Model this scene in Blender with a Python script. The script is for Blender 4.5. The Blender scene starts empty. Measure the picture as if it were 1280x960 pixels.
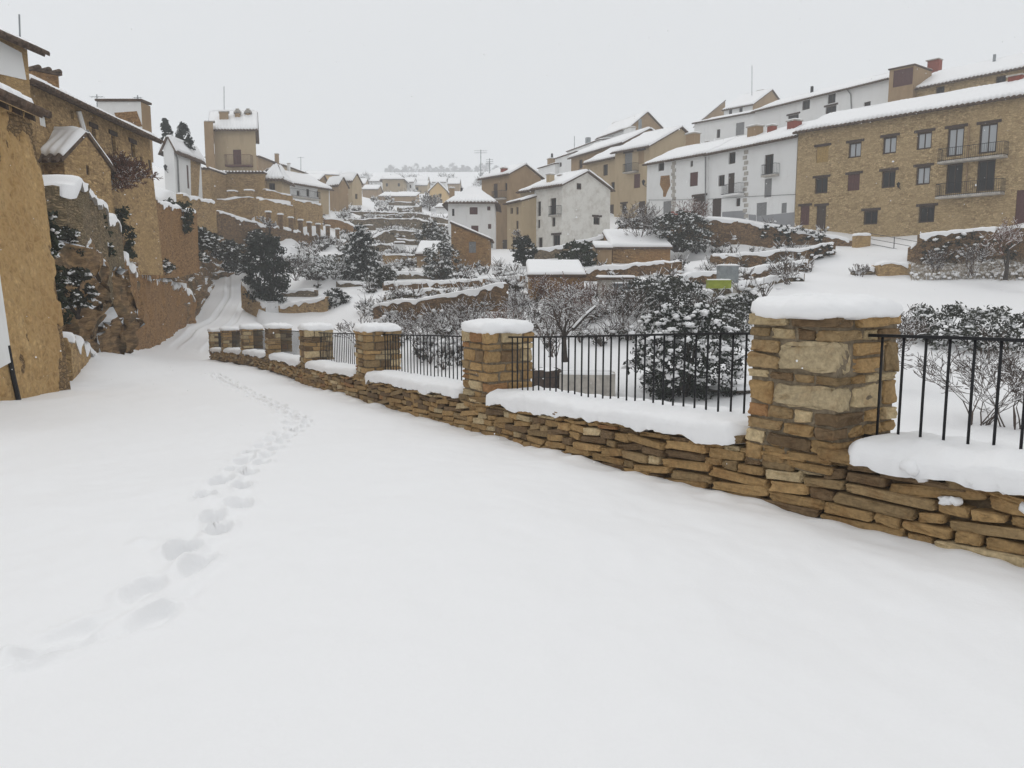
import bpy, math, random
import numpy as np
from mathutils import Vector, noise

random.seed(7)
scn = bpy.context.scene
COL = scn.collection
rnd = random.Random(11)

# ------------------------------------------------------------------ camera
F, CX, CY, CAMZ = 1000.0, 640.0, 480.0, 1.65
PITCH = math.atan(128 / F)
SP, CP = math.sin(PITCH), math.cos(PITCH)
cam = bpy.data.cameras.new('camera'); camo = bpy.data.objects.new('camera', cam)
COL.objects.link(camo); scn.camera = camo
camo.location = (0, 0, CAMZ); camo.rotation_euler = (math.pi / 2 - PITCH, 0, 0)
cam.sensor_width = 36; cam.lens = 36 * F / 1280; cam.clip_end = 2000; cam.clip_start = .05


def ray(px, py):
    dx = (px - CX) / F; dy = (CY - py) / F
    return np.array([dx, CP + dy * SP, -SP + dy * CP])


def at(px, py, Y):                       # the point seen at a pixel, Y metres ahead
    d = ray(px, py); t = Y / d[1]
    return np.array([d[0] * t, Y, CAMZ + d[2] * t])


def atz(px, py, z):                      # the point seen at a pixel, at height z
    d = ray(px, py); t = (z - CAMZ) / d[2]
    return np.array([d[0] * t, d[1] * t, z])


def topx(p):
    x, y, z = p[0], p[1], p[2] - CAMZ
    dep = y * CP - z * SP; up = y * SP + z * CP
    return CX + F * x / dep, CY - F * up / dep


# ------------------------------------------------------------------ noise
def _hash(i, j, s):
    n = (i * 374761393 + j * 668265263 + s * 974634777) & 0xFFFFFFFF
    n = ((n ^ (n >> 13)) * 1274126177) & 0xFFFFFFFF
    return ((n ^ (n >> 16)) & 0xFFFF) / 65535.0


def vn(x, y, s=0):
    x = np.asarray(x, float); y = np.asarray(y, float)
    xi = np.floor(x).astype(np.int64); yi = np.floor(y).astype(np.int64)
    fx = x - xi; fy = y - yi
    fx = fx * fx * (3 - 2 * fx); fy = fy * fy * (3 - 2 * fy)
    a = _hash(xi, yi, s); b = _hash(xi + 1, yi, s); c = _hash(xi, yi + 1, s); d = _hash(xi + 1, yi + 1, s)
    return (a + (b - a) * fx) * (1 - fy) + (c + (d - c) * fx) * fy - .5


def fbm(x, y, s=0, o=4):
    r = 0; a = 1.0
    for k in range(o):
        r = r + a * vn(x * 2 ** k, y * 2 ** k, s + k * 17); a *= .5
    return r


# ------------------------------------------------------------------ meshes and objects
WLOC = {}


def link(o, parent=None, loc=(0, 0, 0)):
    COL.objects.link(o)
    if parent is not None:
        o.parent = parent; WLOC[o.name] = WLOC[parent.name]
    else:
        o.location = loc; WLOC[o.name] = np.array(loc, float)
    return o


def tag(o, label=None, cat=None, group=None, kind=None):
    if label: o['label'] = label
    if cat: o['category'] = cat
    if group: o['group'] = group
    if kind: o['kind'] = kind
    return o


def thing(name, label, cat, loc, group=None):
    o = bpy.data.objects.new(name, None); o.empty_display_size = .3
    link(o, None, tuple(float(c) for c in loc))
    return tag(o, label, cat, group)


class MB:
    def __init__(s):
        s.v = []; s.f = []; s.c = []; s.n = 0; s.col = False

    def add(s, verts, faces, color=None):
        verts = np.asarray(verts, float).reshape(-1, 3)
        b = s.n; s.v.append(verts); s.n += len(verts)
        s.f.extend([tuple(i + b for i in f) for f in faces])
        if color is not None: s.col = True
        s.c.append(np.tile(np.array(color if color is not None else (1, 1, 1)), (len(verts), 1)))
        return s

    def obox(s, c, ax, ay, az, color=None):     # centre and three half-axis vectors
        c, ax, ay, az = map(np.asarray, (c, ax, ay, az))
        vs = [c + i * ax + j * ay + k * az for k in (-1, 1) for j in (-1, 1) for i in (-1, 1)]
        fs = [(0, 2, 3, 1), (4, 5, 7, 6), (0, 1, 5, 4), (2, 6, 7, 3), (0, 4, 6, 2), (1, 3, 7, 5)]
        return s.add(vs, fs, color)

    def tube(s, pts, rad, k=5, color=None, cap=True):
        pts = [np.asarray(p, float) for p in pts]
        n = len(pts)
        if not hasattr(rad, '__len__'): rad = [rad] * n
        vs = []; fs = []
        for i, p in enumerate(pts):
            t = pts[min(i + 1, n - 1)] - pts[max(i - 1, 0)]
            t = t / (np.linalg.norm(t) + 1e-9)
            h = np.array([0, 0, 1.0]) if abs(t[2]) < .9 else np.array([1.0, 0, 0])
            u = np.cross(t, h); u /= np.linalg.norm(u); w = np.cross(u, t)
            for j in range(k):
                a = 2 * math.pi * j / k
                vs.append(p + rad[i] * (u * math.cos(a) + w * math.sin(a)))
        for i in range(n - 1):
            for j in range(k):
                fs.append((i * k + j, i * k + (j + 1) % k, (i + 1) * k + (j + 1) % k, (i + 1) * k + j))
        if cap:
            fs.append(tuple(range(k))[::-1]); fs.append(tuple((n - 1) * k + j for j in range(k)))
        return s.add(vs, fs, color)

    def build(s, name, mat, parent=None, smooth=False, loc=(0, 0, 0), kind=None):
        me = bpy.data.meshes.new(name)
        V = np.concatenate(s.v) if s.v else np.zeros((0, 3))
        off = WLOC[parent.name] if parent is not None else np.array(loc, float)
        me.from_pydata((V - off).tolist(), [], s.f)
        if s.col:
            a = me.color_attributes.new('Tint', 'FLOAT_COLOR', 'POINT')
            C = np.concatenate(s.c); C = np.hstack([C, np.ones((len(C), 1))])
            a.data.foreach_set('color', C.astype(np.float32).ravel())
        if smooth: me.polygons.foreach_set('use_smooth', [True] * len(me.polygons))
        me.materials.append(mat)
        o = bpy.data.objects.new(name, me); link(o, parent, loc)
        if kind: o['kind'] = kind
        return o


def grid_faces(nu, nv, wrap=False):
    f = []
    for j in range(nv - 1):
        for i in range(nu - 1 + (1 if wrap else 0)):
            a = j * nu + i; b = j * nu + (i + 1) % nu
            f.append((a, b, b + nu, a + nu))
    return f


def grid_object(name, X, Y, Z, mat, smooth=True, kind=None, parent=None):
    nv, nu = X.shape
    me = bpy.data.meshes.new(name)
    V = np.stack([X, Y, Z], -1).reshape(-1, 3)
    if parent is not None: V = V - WLOC[parent.name]
    i = np.arange(nu - 1)[None, :] + nu * np.arange(nv - 1)[:, None]
    Q = np.stack([i, i + 1, i + 1 + nu, i + nu], -1).reshape(-1, 4)
    me.vertices.add(len(V)); me.vertices.foreach_set('co', V.astype(np.float32).ravel())
    me.loops.add(Q.size); me.loops.foreach_set('vertex_index', Q.astype(np.int32).ravel())
    me.polygons.add(len(Q)); me.polygons.foreach_set('loop_start', (np.arange(len(Q)) * 4).astype(np.int32))
    me.update(calc_edges=True); me.validate()
    me.polygons.foreach_set('use_smooth', [smooth] * len(me.polygons))
    me.materials.append(mat)
    o = bpy.data.objects.new(name, me); link(o, parent)
    if kind: o['kind'] = kind
    return o


# ------------------------------------------------------------------ materials
def newmat(name):
    m = bpy.data.materials.new(name); m.use_nodes = True
    nt = m.node_tree; b = nt.nodes['Principled BSDF']
    b.inputs['Specular IOR Level'].default_value = .25
    return m, nt, b


def N(nt, t, **kw):
    n = nt.nodes.new(t)
    for k, v in kw.items(): setattr(n, k, v)
    return n


def L(nt, a, b): nt.links.new(a, b)


def noise_node(nt, vec, scale, detail=4, rough=.6):
    n = N(nt, 'ShaderNodeTexNoise'); n.inputs['Scale'].default_value = scale
    n.inputs['Detail'].default_value = detail; n.inputs['Roughness'].default_value = rough
    L(nt, vec, n.inputs['Vector']); return n


def ramp(nt, fac, stops):
    r = N(nt, 'ShaderNodeValToRGB'); e = r.color_ramp.elements
    while len(e) < len(stops): e.new(.5)
    for k, (p, c) in enumerate(stops):
        e[k].position = p; e[k].color = (*c, 1) if len(c) == 3 else c
    L(nt, fac, r.inputs['Fac']); return r


def mix(nt, fac, a, b, mode='MIX'):
    m = N(nt, 'ShaderNodeMix', data_type='RGBA', blend_type=mode)
    for k, x in ((0, fac), (6, a), (7, b)):
        s = m.inputs[k]
        if hasattr(x, 'is_output') or isinstance(x, bpy.types.NodeSocket): L(nt, x, s)
        elif isinstance(x, (int, float)): s.default_value = x
        else: s.default_value = (*x, 1)
    return m.outputs[2]


def wpos(nt): return N(nt, 'ShaderNodeNewGeometry').outputs['Position']


def bump(nt, b, h, strength, dist):
    n = N(nt, 'ShaderNodeBump'); n.inputs['Strength'].default_value = strength
    n.inputs['Distance'].default_value = dist
    L(nt, h, n.inputs['Height']); L(nt, n.outputs['Normal'], b.inputs['Normal']); return n


def plain(name, color, rough=.7, var=.25, scale=6., metallic=0., bumpd=.0):
    m, nt, b = newmat(name)
    n = noise_node(nt, wpos(nt), scale)
    r = ramp(nt, n.outputs['Fac'], [(.3, tuple(c * (1 - var) for c in color)), (.7, tuple(min(1, c * (1 + var)) for c in color))])
    L(nt, r.outputs['Color'], b.inputs['Base Color'])
    b.inputs['Roughness'].default_value = rough; b.inputs['Metallic'].default_value = metallic
    if bumpd: bump(nt, b, n.outputs['Fac'], .6, bumpd)
    return m


def mapping(nt, vec, sc):
    mp = N(nt, 'ShaderNodeMapping'); mp.inputs['Scale'].default_value = sc
    L(nt, vec, mp.inputs['Vector']); return mp.outputs['Vector']


def masonry(name, light, dark, mortar, size=.35, depth=.03, patch=None, edge=.07, rand=1.0, zs=2.3):
    """rubble masonry: flat irregular stones in rows, mortar joints, broad stains of the stone itself"""
    m, nt, b = newmat(name)
    p = wpos(nt)
    w = noise_node(nt, p, 1.6, 3)
    add = N(nt, 'ShaderNodeMixRGB', blend_type='ADD') if False else None
    off = N(nt, 'ShaderNodeVectorMath', operation='SCALE'); off.inputs['Scale'].default_value = .22
    L(nt, w.outputs['Color'], off.inputs[0])
    vv = N(nt, 'ShaderNodeVectorMath', operation='ADD'); L(nt, p, vv.inputs[0]); L(nt, off.outputs[0], vv.inputs[1])
    q = mapping(nt, vv.outputs[0], (1 / size, 1 / size, zs / size))
    v1 = N(nt, 'ShaderNodeTexVoronoi', feature='F1'); v1.inputs['Scale'].default_value = 1; L(nt, q, v1.inputs['Vector'])
    v2 = N(nt, 'ShaderNodeTexVoronoi', feature='DISTANCE_TO_EDGE'); v2.inputs['Scale'].default_value = 1; L(nt, q, v2.inputs['Vector'])
    v1.inputs['Randomness'].default_value = rand; v2.inputs['Randomness'].default_value = rand
    sep = N(nt, 'ShaderNodeSeparateColor'); L(nt, v1.outputs['Color'], sep.inputs[0])
    st = ramp(nt, sep.outputs[0], [(0, dark), (.45, tuple((a + c) / 2 for a, c in zip(light, dark))), (1, light)])
    big = noise_node(nt, p, .45, 5)
    fine = noise_node(nt, p, 9, 5)
    c = mix(nt, .8, st.outputs['Color'], ramp(nt, fine.outputs['Fac'], [(.3, (.45, .43, .4)), (.72, (1.3, 1.3, 1.3))]).outputs['Color'], 'MULTIPLY')
    mid = noise_node(nt, mapping(nt, p, (1, 1, 1.6)), 2.6, 6, .7)
    c = mix(nt, ramp(nt, mid.outputs['Fac'], [(.54, (0, 0, 0)), (.68, (.75, .75, .75))]).outputs['Color'], c, mix(nt, 1.0, c, (.52, .47, .42), 'MULTIPLY'))
    if patch:
        pf = ramp(nt, big.outputs['Fac'], [(.45, (0, 0, 0)), (.62, (1, 1, 1))])
        c = mix(nt, pf.outputs['Color'], c, mix(nt, .55, c, patch, 'MIX'))
    jf = ramp(nt, v2.outputs['Distance'], [(.0, (1, 1, 1)), (edge, (0, 0, 0))])
    c = mix(nt, jf.outputs['Color'], c, mortar)
    L(nt, c, b.inputs['Base Color']); b.inputs['Roughness'].default_value = .9
    hh = ramp(nt, v2.outputs['Distance'], [(0, (0, 0, 0)), (edge * 2.2, (.8, .8, .8)), (1, (1, 1, 1))])
    h2 = mix(nt, .25, hh.outputs['Color'], fine.outputs['Fac'])
    bump(nt, b, h2, .9, depth)
    return m


def plaster(name, color, stain, amount=.5, streak=True):
    m, nt, b = newmat(name)
    p = wpos(nt)
    n1 = noise_node(nt, mapping(nt, p, (1, 1, .28)) if streak else p, 1.3, 8, .7)
    n2 = noise_node(nt, p, .5, 6, .65)
    n3 = noise_node(nt, p, 14, 4)
    f1 = ramp(nt, n1.outputs['Fac'], [(.62 - .25 * amount, (0, 0, 0)), (.78, (amount, amount, amount))])
    f2 = ramp(nt, n2.outputs['Fac'], [(.5, (0, 0, 0)), (.75, (amount, amount, amount))])
    c = mix(nt, f1.outputs['Color'], color, stain)
    c = mix(nt, f2.outputs['Color'], c, tuple((a + s) / 2 for a, s in zip(color, stain)))
    L(nt, c, b.inputs['Base Color']); b.inputs['Roughness'].default_value = .9
    bump(nt, b, n3.outputs['Fac'], .4, .01)
    return m


def tinted(name, rough=.9, bumpd=.010, sc=26., lo=.45, hi=1.32):
    """stone whose own colour per block comes from the mesh"""
    m, nt, b = newmat(name)
    a = N(nt, 'ShaderNodeAttribute', attribute_name='Tint')
    p = wpos(nt)
    n1 = noise_node(nt, p, sc, 8, .68); n2 = noise_node(nt, p, 5, 4)
    c = mix(nt, .75, a.outputs['Color'], ramp(nt, n1.outputs['Fac'], [(.28, (lo,) * 3), (.72, (hi,) * 3)]).outputs['Color'], 'MULTIPLY')
    f = ramp(nt, n2.outputs['Fac'], [(.52, (0, 0, 0)), (.7, (.55, .55, .55))])
    c = mix(nt, f.outputs['Color'], c, mix(nt, .7, c, (.62, .42, .26), 'MULTIPLY'))
    L(nt, c, b.inputs['Base Color']); b.inputs['Roughness'].default_value = rough
    bump(nt, b, n1.outputs['Fac'], .8, bumpd)
    return m


def snowmat(name, c=(.88, .88, .885), sc=45., dist=.014):
    m, nt, b = newmat(name)
    p = wpos(nt)
    n1 = noise_node(nt, p, sc, 6, .6); n2 = noise_node(nt, p, 2.2, 4)
    b.inputs['Base Color'].default_value = (*c, 1); b.inputs['Roughness'].default_value = .55
    b.inputs['Specular IOR Level'].default_value = .2
    h = mix(nt, .5, n1.outputs['Fac'], n2.outputs['Fac'])
    bump(nt, b, h, .35, dist)
    return m


def rocky(name, light, dark, snow_at=.55):
    """bare rock and earth; snow lies where the surface faces up"""
    m, nt, b = newmat(name)
    p = wpos(nt)
    n1 = noise_node(nt, p, .9, 8, .65); n2 = noise_node(nt, mapping(nt, p, (1, 1, 3.5)), 2.2, 7, .7)
    c = ramp(nt, n2.outputs['Fac'], [(.25, tuple(x * .35 for x in dark)), (.45, dark), (.65, light), (.85, tuple(x * 1.2 for x in light))]).outputs['Color']
    c = mix(nt, ramp(nt, n1.outputs['Fac'], [(.5, (0, 0, 0)), (.66, (.8, .8, .8))]).outputs['Color'], c, (.06, .055, .035))
    g = N(nt, 'ShaderNodeNewGeometry')
    sx = N(nt, 'ShaderNodeSeparateXYZ'); L(nt, g.outputs['Normal'], sx.inputs[0])
    n3 = noise_node(nt, p, 3.5, 6)
    ma = N(nt, 'ShaderNodeMath', operation='ADD'); L(nt, sx.outputs[2], ma.inputs[0])
    mb = N(nt, 'ShaderNodeMath', operation='MULTIPLY_ADD'); L(nt, n3.outputs['Fac'], mb.inputs[0]); mb.inputs[1].default_value = .9; mb.inputs[2].default_value = -.45
    L(nt, mb.outputs[0], ma.inputs[1])
    sf = ramp(nt, ma.outputs[0], [(snow_at, (0, 0, 0)), (snow_at + .06, (1, 1, 1))])
    c = mix(nt, sf.outputs['Color'], c, (.87, .885, .905))
    L(nt, c, b.inputs['Base Color']); b.inputs['Roughness'].default_value = .9
    bump(nt, b, n2.outputs['Fac'], 1., .12)
    return m


M = {}
M['snow'] = snowmat('fresh_snow')
M['snowroof'] = snowmat('roof_snow', sc=9, dist=.02)
M['stone'] = tinted('wall_stone')
M['mortar'] = plain('old_mortar', (.20, .16, .11), .95, .4, 20, bumpd=.01)
M['wallcore'] = plain('joint_earth', (.15, .108, .064), .95, .4, 20, bumpd=.01)
M['iron'] = plain('black_iron', (.012, .012, .014), .5, .3, 30)
M['ochre'] = masonry('ochre_rubble', (.56, .385, .19), (.25, .16, .075), (.36, .24, .12), .22, .03, (.44, .29, .125), .06)
def earth_render(name, cols=((.33, .19, .075), (.45, .29, .125), (.54, .375, .185), (.46, .30, .13)), stain=(.25, .14, .055), pit=(.11, .065, .03)):
    """rough lime and earth render: blotches, pits where stones show, run-down stains"""
    m, nt, b = newmat(name); p = wpos(nt)
    n1 = noise_node(nt, mapping(nt, p, (1, 1, .7)), .8, 9, .74); n2 = noise_node(nt, mapping(nt, p, (1.9, 1.9, .28)), 1.3, 8, .72); n3 = noise_node(nt, p, 13, 6, .7)
    c = ramp(nt, n1.outputs['Fac'], list(zip((.3, .46, .6, .75), cols))).outputs['Color']
    c = mix(nt, ramp(nt, n2.outputs['Fac'], [(.5, (0, 0, 0)), (.66, (.7, .7, .7))]).outputs['Color'], c, stain)
    c = mix(nt, .6, c, ramp(nt, n3.outputs['Fac'], [(.3, (.5, .5, .5)), (.7, (1.3, 1.3, 1.3))]).outputs['Color'], 'MULTIPLY')
    v = N(nt, 'ShaderNodeTexVoronoi', feature='F1'); v.inputs['Scale'].default_value = 1.0
    w = N(nt, 'ShaderNodeVectorMath', operation='ADD'); sc = N(nt, 'ShaderNodeVectorMath', operation='SCALE'); sc.inputs['Scale'].default_value = .25
    L(nt, n3.outputs['Color'], sc.inputs[0]); L(nt, mapping(nt, p, (1.9, 1.9, 2.6)), w.inputs[0]); L(nt, sc.outputs[0], w.inputs[1]); L(nt, w.outputs[0], v.inputs['Vector'])
    n4 = noise_node(nt, mapping(nt, p, (1.3, 1.3, .8)), 2.6, 8, .7)
    hole = ramp(nt, n4.outputs['Fac'], [(.57, (0, 0, 0)), (.68, (.8, .8, .8))])
    c = mix(nt, hole.outputs['Color'], c, pit)
    L(nt, c, b.inputs['Base Color']); b.inputs['Roughness'].default_value = .95
    h = mix(nt, .5, n1.outputs['Fac'], n3.outputs['Fac']); h = mix(nt, hole.outputs['Color'], h, (0, 0, 0))
    bump(nt, b, h, 1.0, .08); return m


M['ochrep'] = masonry('ochre_rendered_rubble', (.53, .36, .17), (.45, .29, .125), (.43, .28, .12), .3, .035, (.33, .19, .07), .12, zs=1.5)
M['coarse'] = masonry('bare_coarse_rubble', (.40, .27, .135), (.17, .11, .055), (.10, .065, .035), .17, .06, (.24, .145, .06), .07, zs=1.9)
M['tan'] = earth_render('tan_earth_render', ((.31, .225, .13), (.43, .33, .205), (.52, .415, .275), (.45, .345, .22)), (.29, .20, .115), (.19, .135, .08))
M['tan2'] = earth_render('brown_earth_render', ((.23, .155, .085), (.33, .235, .14), (.42, .315, .195), (.34, .245, .15)), (.20, .13, .075), (.12, .085, .05))
M['brown'] = masonry('brown_house_stone', (.60, .45, .25), (.33, .23, .115), (.30, .215, .115), .27, .03, (.46, .335, .18), .06)
M['red'] = masonry('reddish_rubble', (.45, .265, .115), (.22, .12, .05), (.22, .13, .06), .2, .04, (.35, .195, .08), .05, zs=2.8)
M['bastion'] = masonry('mossy_rubble', (.37, .275, .16), (.15, .115, .065), (.09, .068, .04), .19, .06, (.20, .155, .085), .06, zs=3.2)
M['grey'] = masonry('grey_dry_stone', (.33, .26, .17), (.13, .10, .065), (.05, .04, .028), .28, .05, (.22, .17, .11), .07)
M['darkred'] = masonry('dark_dry_stone', (.34, .215, .11), (.15, .09, .048), (.05, .036, .025), .27, .05, (.24, .15, .075), .07)
M['tan'] = plaster('tan_render', (.46, .36, .23), (.28, .20, .12), .55)
M['tan2'] = plaster('brown_render', (.34, .235, .135), (.19, .125, .07), .65)
M['orange'] = masonry('orange_rubble', (.45, .285, .13), (.25, .15, .07), (.22, .125, .055), .28, .04, (.35, .19, .075), .06)
M['white'] = plaster('whitewash', (.80, .80, .79), (.52, .50, .47), .35)
M['oldwhite'] = plaster('stained_whitewash', (.74, .72, .67), (.30, .25, .19), .62, False)
M['yellow'] = plaster('yellow_render', (.62, .44, .22), (.45, .32, .17), .4)
M['grey_plinth'] = plaster('grey_cement', (.30, .30, .31), (.2, .2, .2), .5)
M['tile'] = plain('roof_tile', (.10, .068, .048), .9, .5, 5, bumpd=.02)
M['brick'] = plain('red_brick', (.26, .075, .05), .85, .35, 12, bumpd=.01)
M['wood'] = plain('dark_wood', (.065, .045, .035), .75, .4, 9)
M['woodred'] = plain('red_brown_wood', (.10, .045, .04), .75, .3, 9)
M['woodgrey'] = plain('grey_painted_wood', (.22, .22, .22), .7, .2, 9)
M['board'] = plain('ochre_board', (.36, .24, .09), .8, .25, 9)
M['dark'] = plain('dark_interior', (.02, .019, .018), .8, .3, 9)
M['concrete'] = plain('weathered_concrete', (.42, .39, .35), .9, .3, 3, bumpd=.01)
M['zinc'] = plain('grey_sheet_metal', (.27, .29, .30), .55, .25, 3, metallic=.3)
M['lime'] = plain('yellow_green_plastic', (.33, .38, .05), .6, .15, 5)
M['gate'] = plain('white_gate_paint', (.75, .76, .77), .6, .08, 5)
M['bark'] = plain('dark_bark', (.05, .04, .033), .95, .4, 8, bumpd=.02)
M['twig'] = plain('bare_twig', (.085, .062, .05), .95, .4, 4)
M['twigred'] = plain('red_brown_twig', (.15, .075, .05), .95, .4, 4)
M['leafdark'] = plain('evergreen_leaf', (.016, .022, .014), .7, .5, 3)
M['leaf'] = plain('shrub_leaf', (.045, .048, .034), .8, .5, 3)
M['ivy'] = plain('ivy_leaf', (.028, .036, .018), .75, .5, 3)
M['reed'] = plain('dry_grass', (.36, .30, .23), .9, .3, 3)
M['rock'] = rocky('bank_rock', (.40, .26, .125), (.20, .125, .065), .6)
g, nt, b = newmat('window_glass')
b.inputs['Base Color'].default_value = (.022, .022, .022, 1); b.inputs['Roughness'].default_value = .2
b.inputs['Specular IOR Level'].default_value = .16
M['glass'] = g
g, nt, b = newmat('curtained_glass')
b.inputs['Base Color'].default_value = (.42, .44, .46, 1); b.inputs['Roughness'].default_value = .2
M['curtain'] = g
HAZE, SKYK, EXPO = .0013, 1.0, -.03
# ------------------------------------------------------------------ terrain
_ZR = np.array([(-20, 0), (5.9, 0), (10.9, -.40), (15.7, -.67), (20.6, -.95), (25.4, -1.17), (30.4, -1.48), (35, -1.81),
                (39, -2.15), (44, -2.3), (50, -2.1), (60, -1.3), (70, .0), (85, 2.1), (95, 3.4), (130, 8)])


def zroad(y):
    y = np.asarray(y, float)
    r = 0
    for d in (-1.2, -.4, .4, 1.2): r = r + np.interp(y + d, _ZR[:, 0], _ZR[:, 1])
    return r / 4


CTRL = []
RBF = {}


def ctrl(p): CTRL.append((float(p[0]), float(p[1]), float(p[2])))


def solve_ground():
    P = np.array(CTRL); keep = []
    for i, p in enumerate(P):
        if all((P[j, 0] - p[0]) ** 2 + (P[j, 1] - p[1]) ** 2 > .36 for j in keep): keep.append(i)
    P = P[keep]; n = len(P)
    D = np.sqrt(((P[:, None, :2] - P[None, :, :2]) ** 2).sum(-1))
    A = np.zeros((n + 3, n + 3)); A[:n, :n] = -D + np.eye(n) * .35
    A[:n, n] = 1; A[:n, n + 1:] = P[:, :2]; A[n, :n] = 1; A[n + 1:, :n] = P[:, :2].T
    RBF['w'] = np.linalg.solve(A, np.concatenate([P[:, 2], [0, 0, 0]])); RBF['p'] = P


def G(x, y):
    x = np.asarray(x, float); y = np.asarray(y, float); sh = x.shape
    X = x.ravel(); Y = y.ravel(); out = np.empty(len(X)); P = RBF['p']; w = RBF['w']; n = len(P)
    for a in range(0, len(X), 20000):
        xs = X[a:a + 20000, None]; ys = Y[a:a + 20000, None]
        D = np.sqrt((xs - P[None, :, 0]) ** 2 + (ys - P[None, :, 1]) ** 2)
        out[a:a + 20000] = -D @ w[:n] + w[n] + w[n + 1] * xs[:, 0] + w[n + 2] * ys[:, 0]
    return out.reshape(sh)


def g1(x, y): return float(G(np.array([x]), np.array([y]))[0])


def hit(px, py, y0=12.0, y1=840.0):      # where a pixel's ray meets the garden ground
    d = ray(px, py); ys = np.geomspace(y0, y1, 900)
    xs = ys * d[0] / d[1]; zs = CAMZ + ys * d[2] / d[1]
    k = np.nonzero(zs <= G(xs, ys))[0]
    k = k[0] if len(k) else len(ys) - 1
    return np.array([xs[k], ys[k], float(G(xs[k:k + 1], ys[k:k + 1])[0])])


# ------------------------------------------------------------------ stones
def rbox(k):
    """surface of a cube, k x k quads a side, welded"""
    idx = {}; vs = []; fs = []
    def vid(p):
        if p not in idx: idx[p] = len(vs); vs.append(p)
        return idx[p]
    for ax in range(3):
        for sgn in (0, k):
            for i in range(k):
                for j in range(k):
                    q = []
                    for a, b in ((i, j), (i + 1, j), (i + 1, j + 1), (i, j + 1)):
                        p = [0, 0, 0]; p[ax] = sgn; p[(ax + 1) % 3] = a; p[(ax + 2) % 3] = b
                        q.append(vid(tuple(p)))
                    fs.append(tuple(q if sgn else q[::-1]))
    return np.array(vs, float) / k * 2 - 1, fs


RB = {k: rbox(k) for k in (2, 3, 4, 5, 7)}


def stone(mb, c, ax, ay, az, r, color, k=4, round_=.28, jit=.12):
    """one squared rough stone: centre, half-axes (along, out, up)"""
    v, f = RB[k]
    q = v.copy()
    q = np.sign(q) * (1 - (1 - np.abs(q)) ** 1.7)
    ln = (np.abs(q) ** 13).sum(1) ** (1 / 13)
    q = q / np.maximum(ln, 1e-6)[:, None] * (1 - round_) + q * round_
    q = q / np.abs(q).max()
    tw = r.uniform(-.10, .10); tp = r.uniform(-.15, .15)
    q[:, 2] += tw * q[:, 0]; q[:, 2] *= 1 + tp * q[:, 0]
    s = r.uniform(0, 99)
    nz = np.stack([fbm(v[:, 0] * 1.1 + s, v[:, 1] * 1.1 + v[:, 2] * .9 + s, 5, 3), fbm(v[:, 2] * 1.2 + s, v[:, 0] * 1.1 - s, 9, 3),
                   fbm(v[:, 1] * 1.1 - s, v[:, 0] * 1.2 + s * 2, 13, 3)], -1)
    q = q + nz * jit * np.array([1, 1.6, 1.2])
    if k >= 5:
        fr = np.stack([np.abs(fbm(v[:, 0] * 2.6 + s * 3, v[:, 1] * 2.6 + v[:, 2] * 2.1, 31, 2)), np.abs(fbm(v[:, 2] * 2.3 + s, v[:, 0] * 2.9, 33, 3)), np.abs(fbm(v[:, 1] * 2.6, v[:, 0] * 2.4 + s, 35, 2))], -1)
        q = q * (1 - fr * np.array([.10, .30, .22]) * (jit / .14))
    P = np.asarray(c) + q[:, :1] * np.asarray(ax) + q[:, 1:2] * np.asarray(ay) + q[:, 2:3] * np.asarray(az)
    mb.add(P, f, color)


def stone_colour(r, pale=.25):
    t = r.random()
    if t < pale: c = np.array([.44, .345, .205])
    elif t < .60: c = np.array([.33, .215, .098])
    elif t < .78: c = np.array([.265, .185, .095])
    elif t < .83: c = np.array([.30, .165, .075])
    else: c = np.array([.165, .11, .06])
    return c * r.uniform(.95, 1.36)


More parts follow.
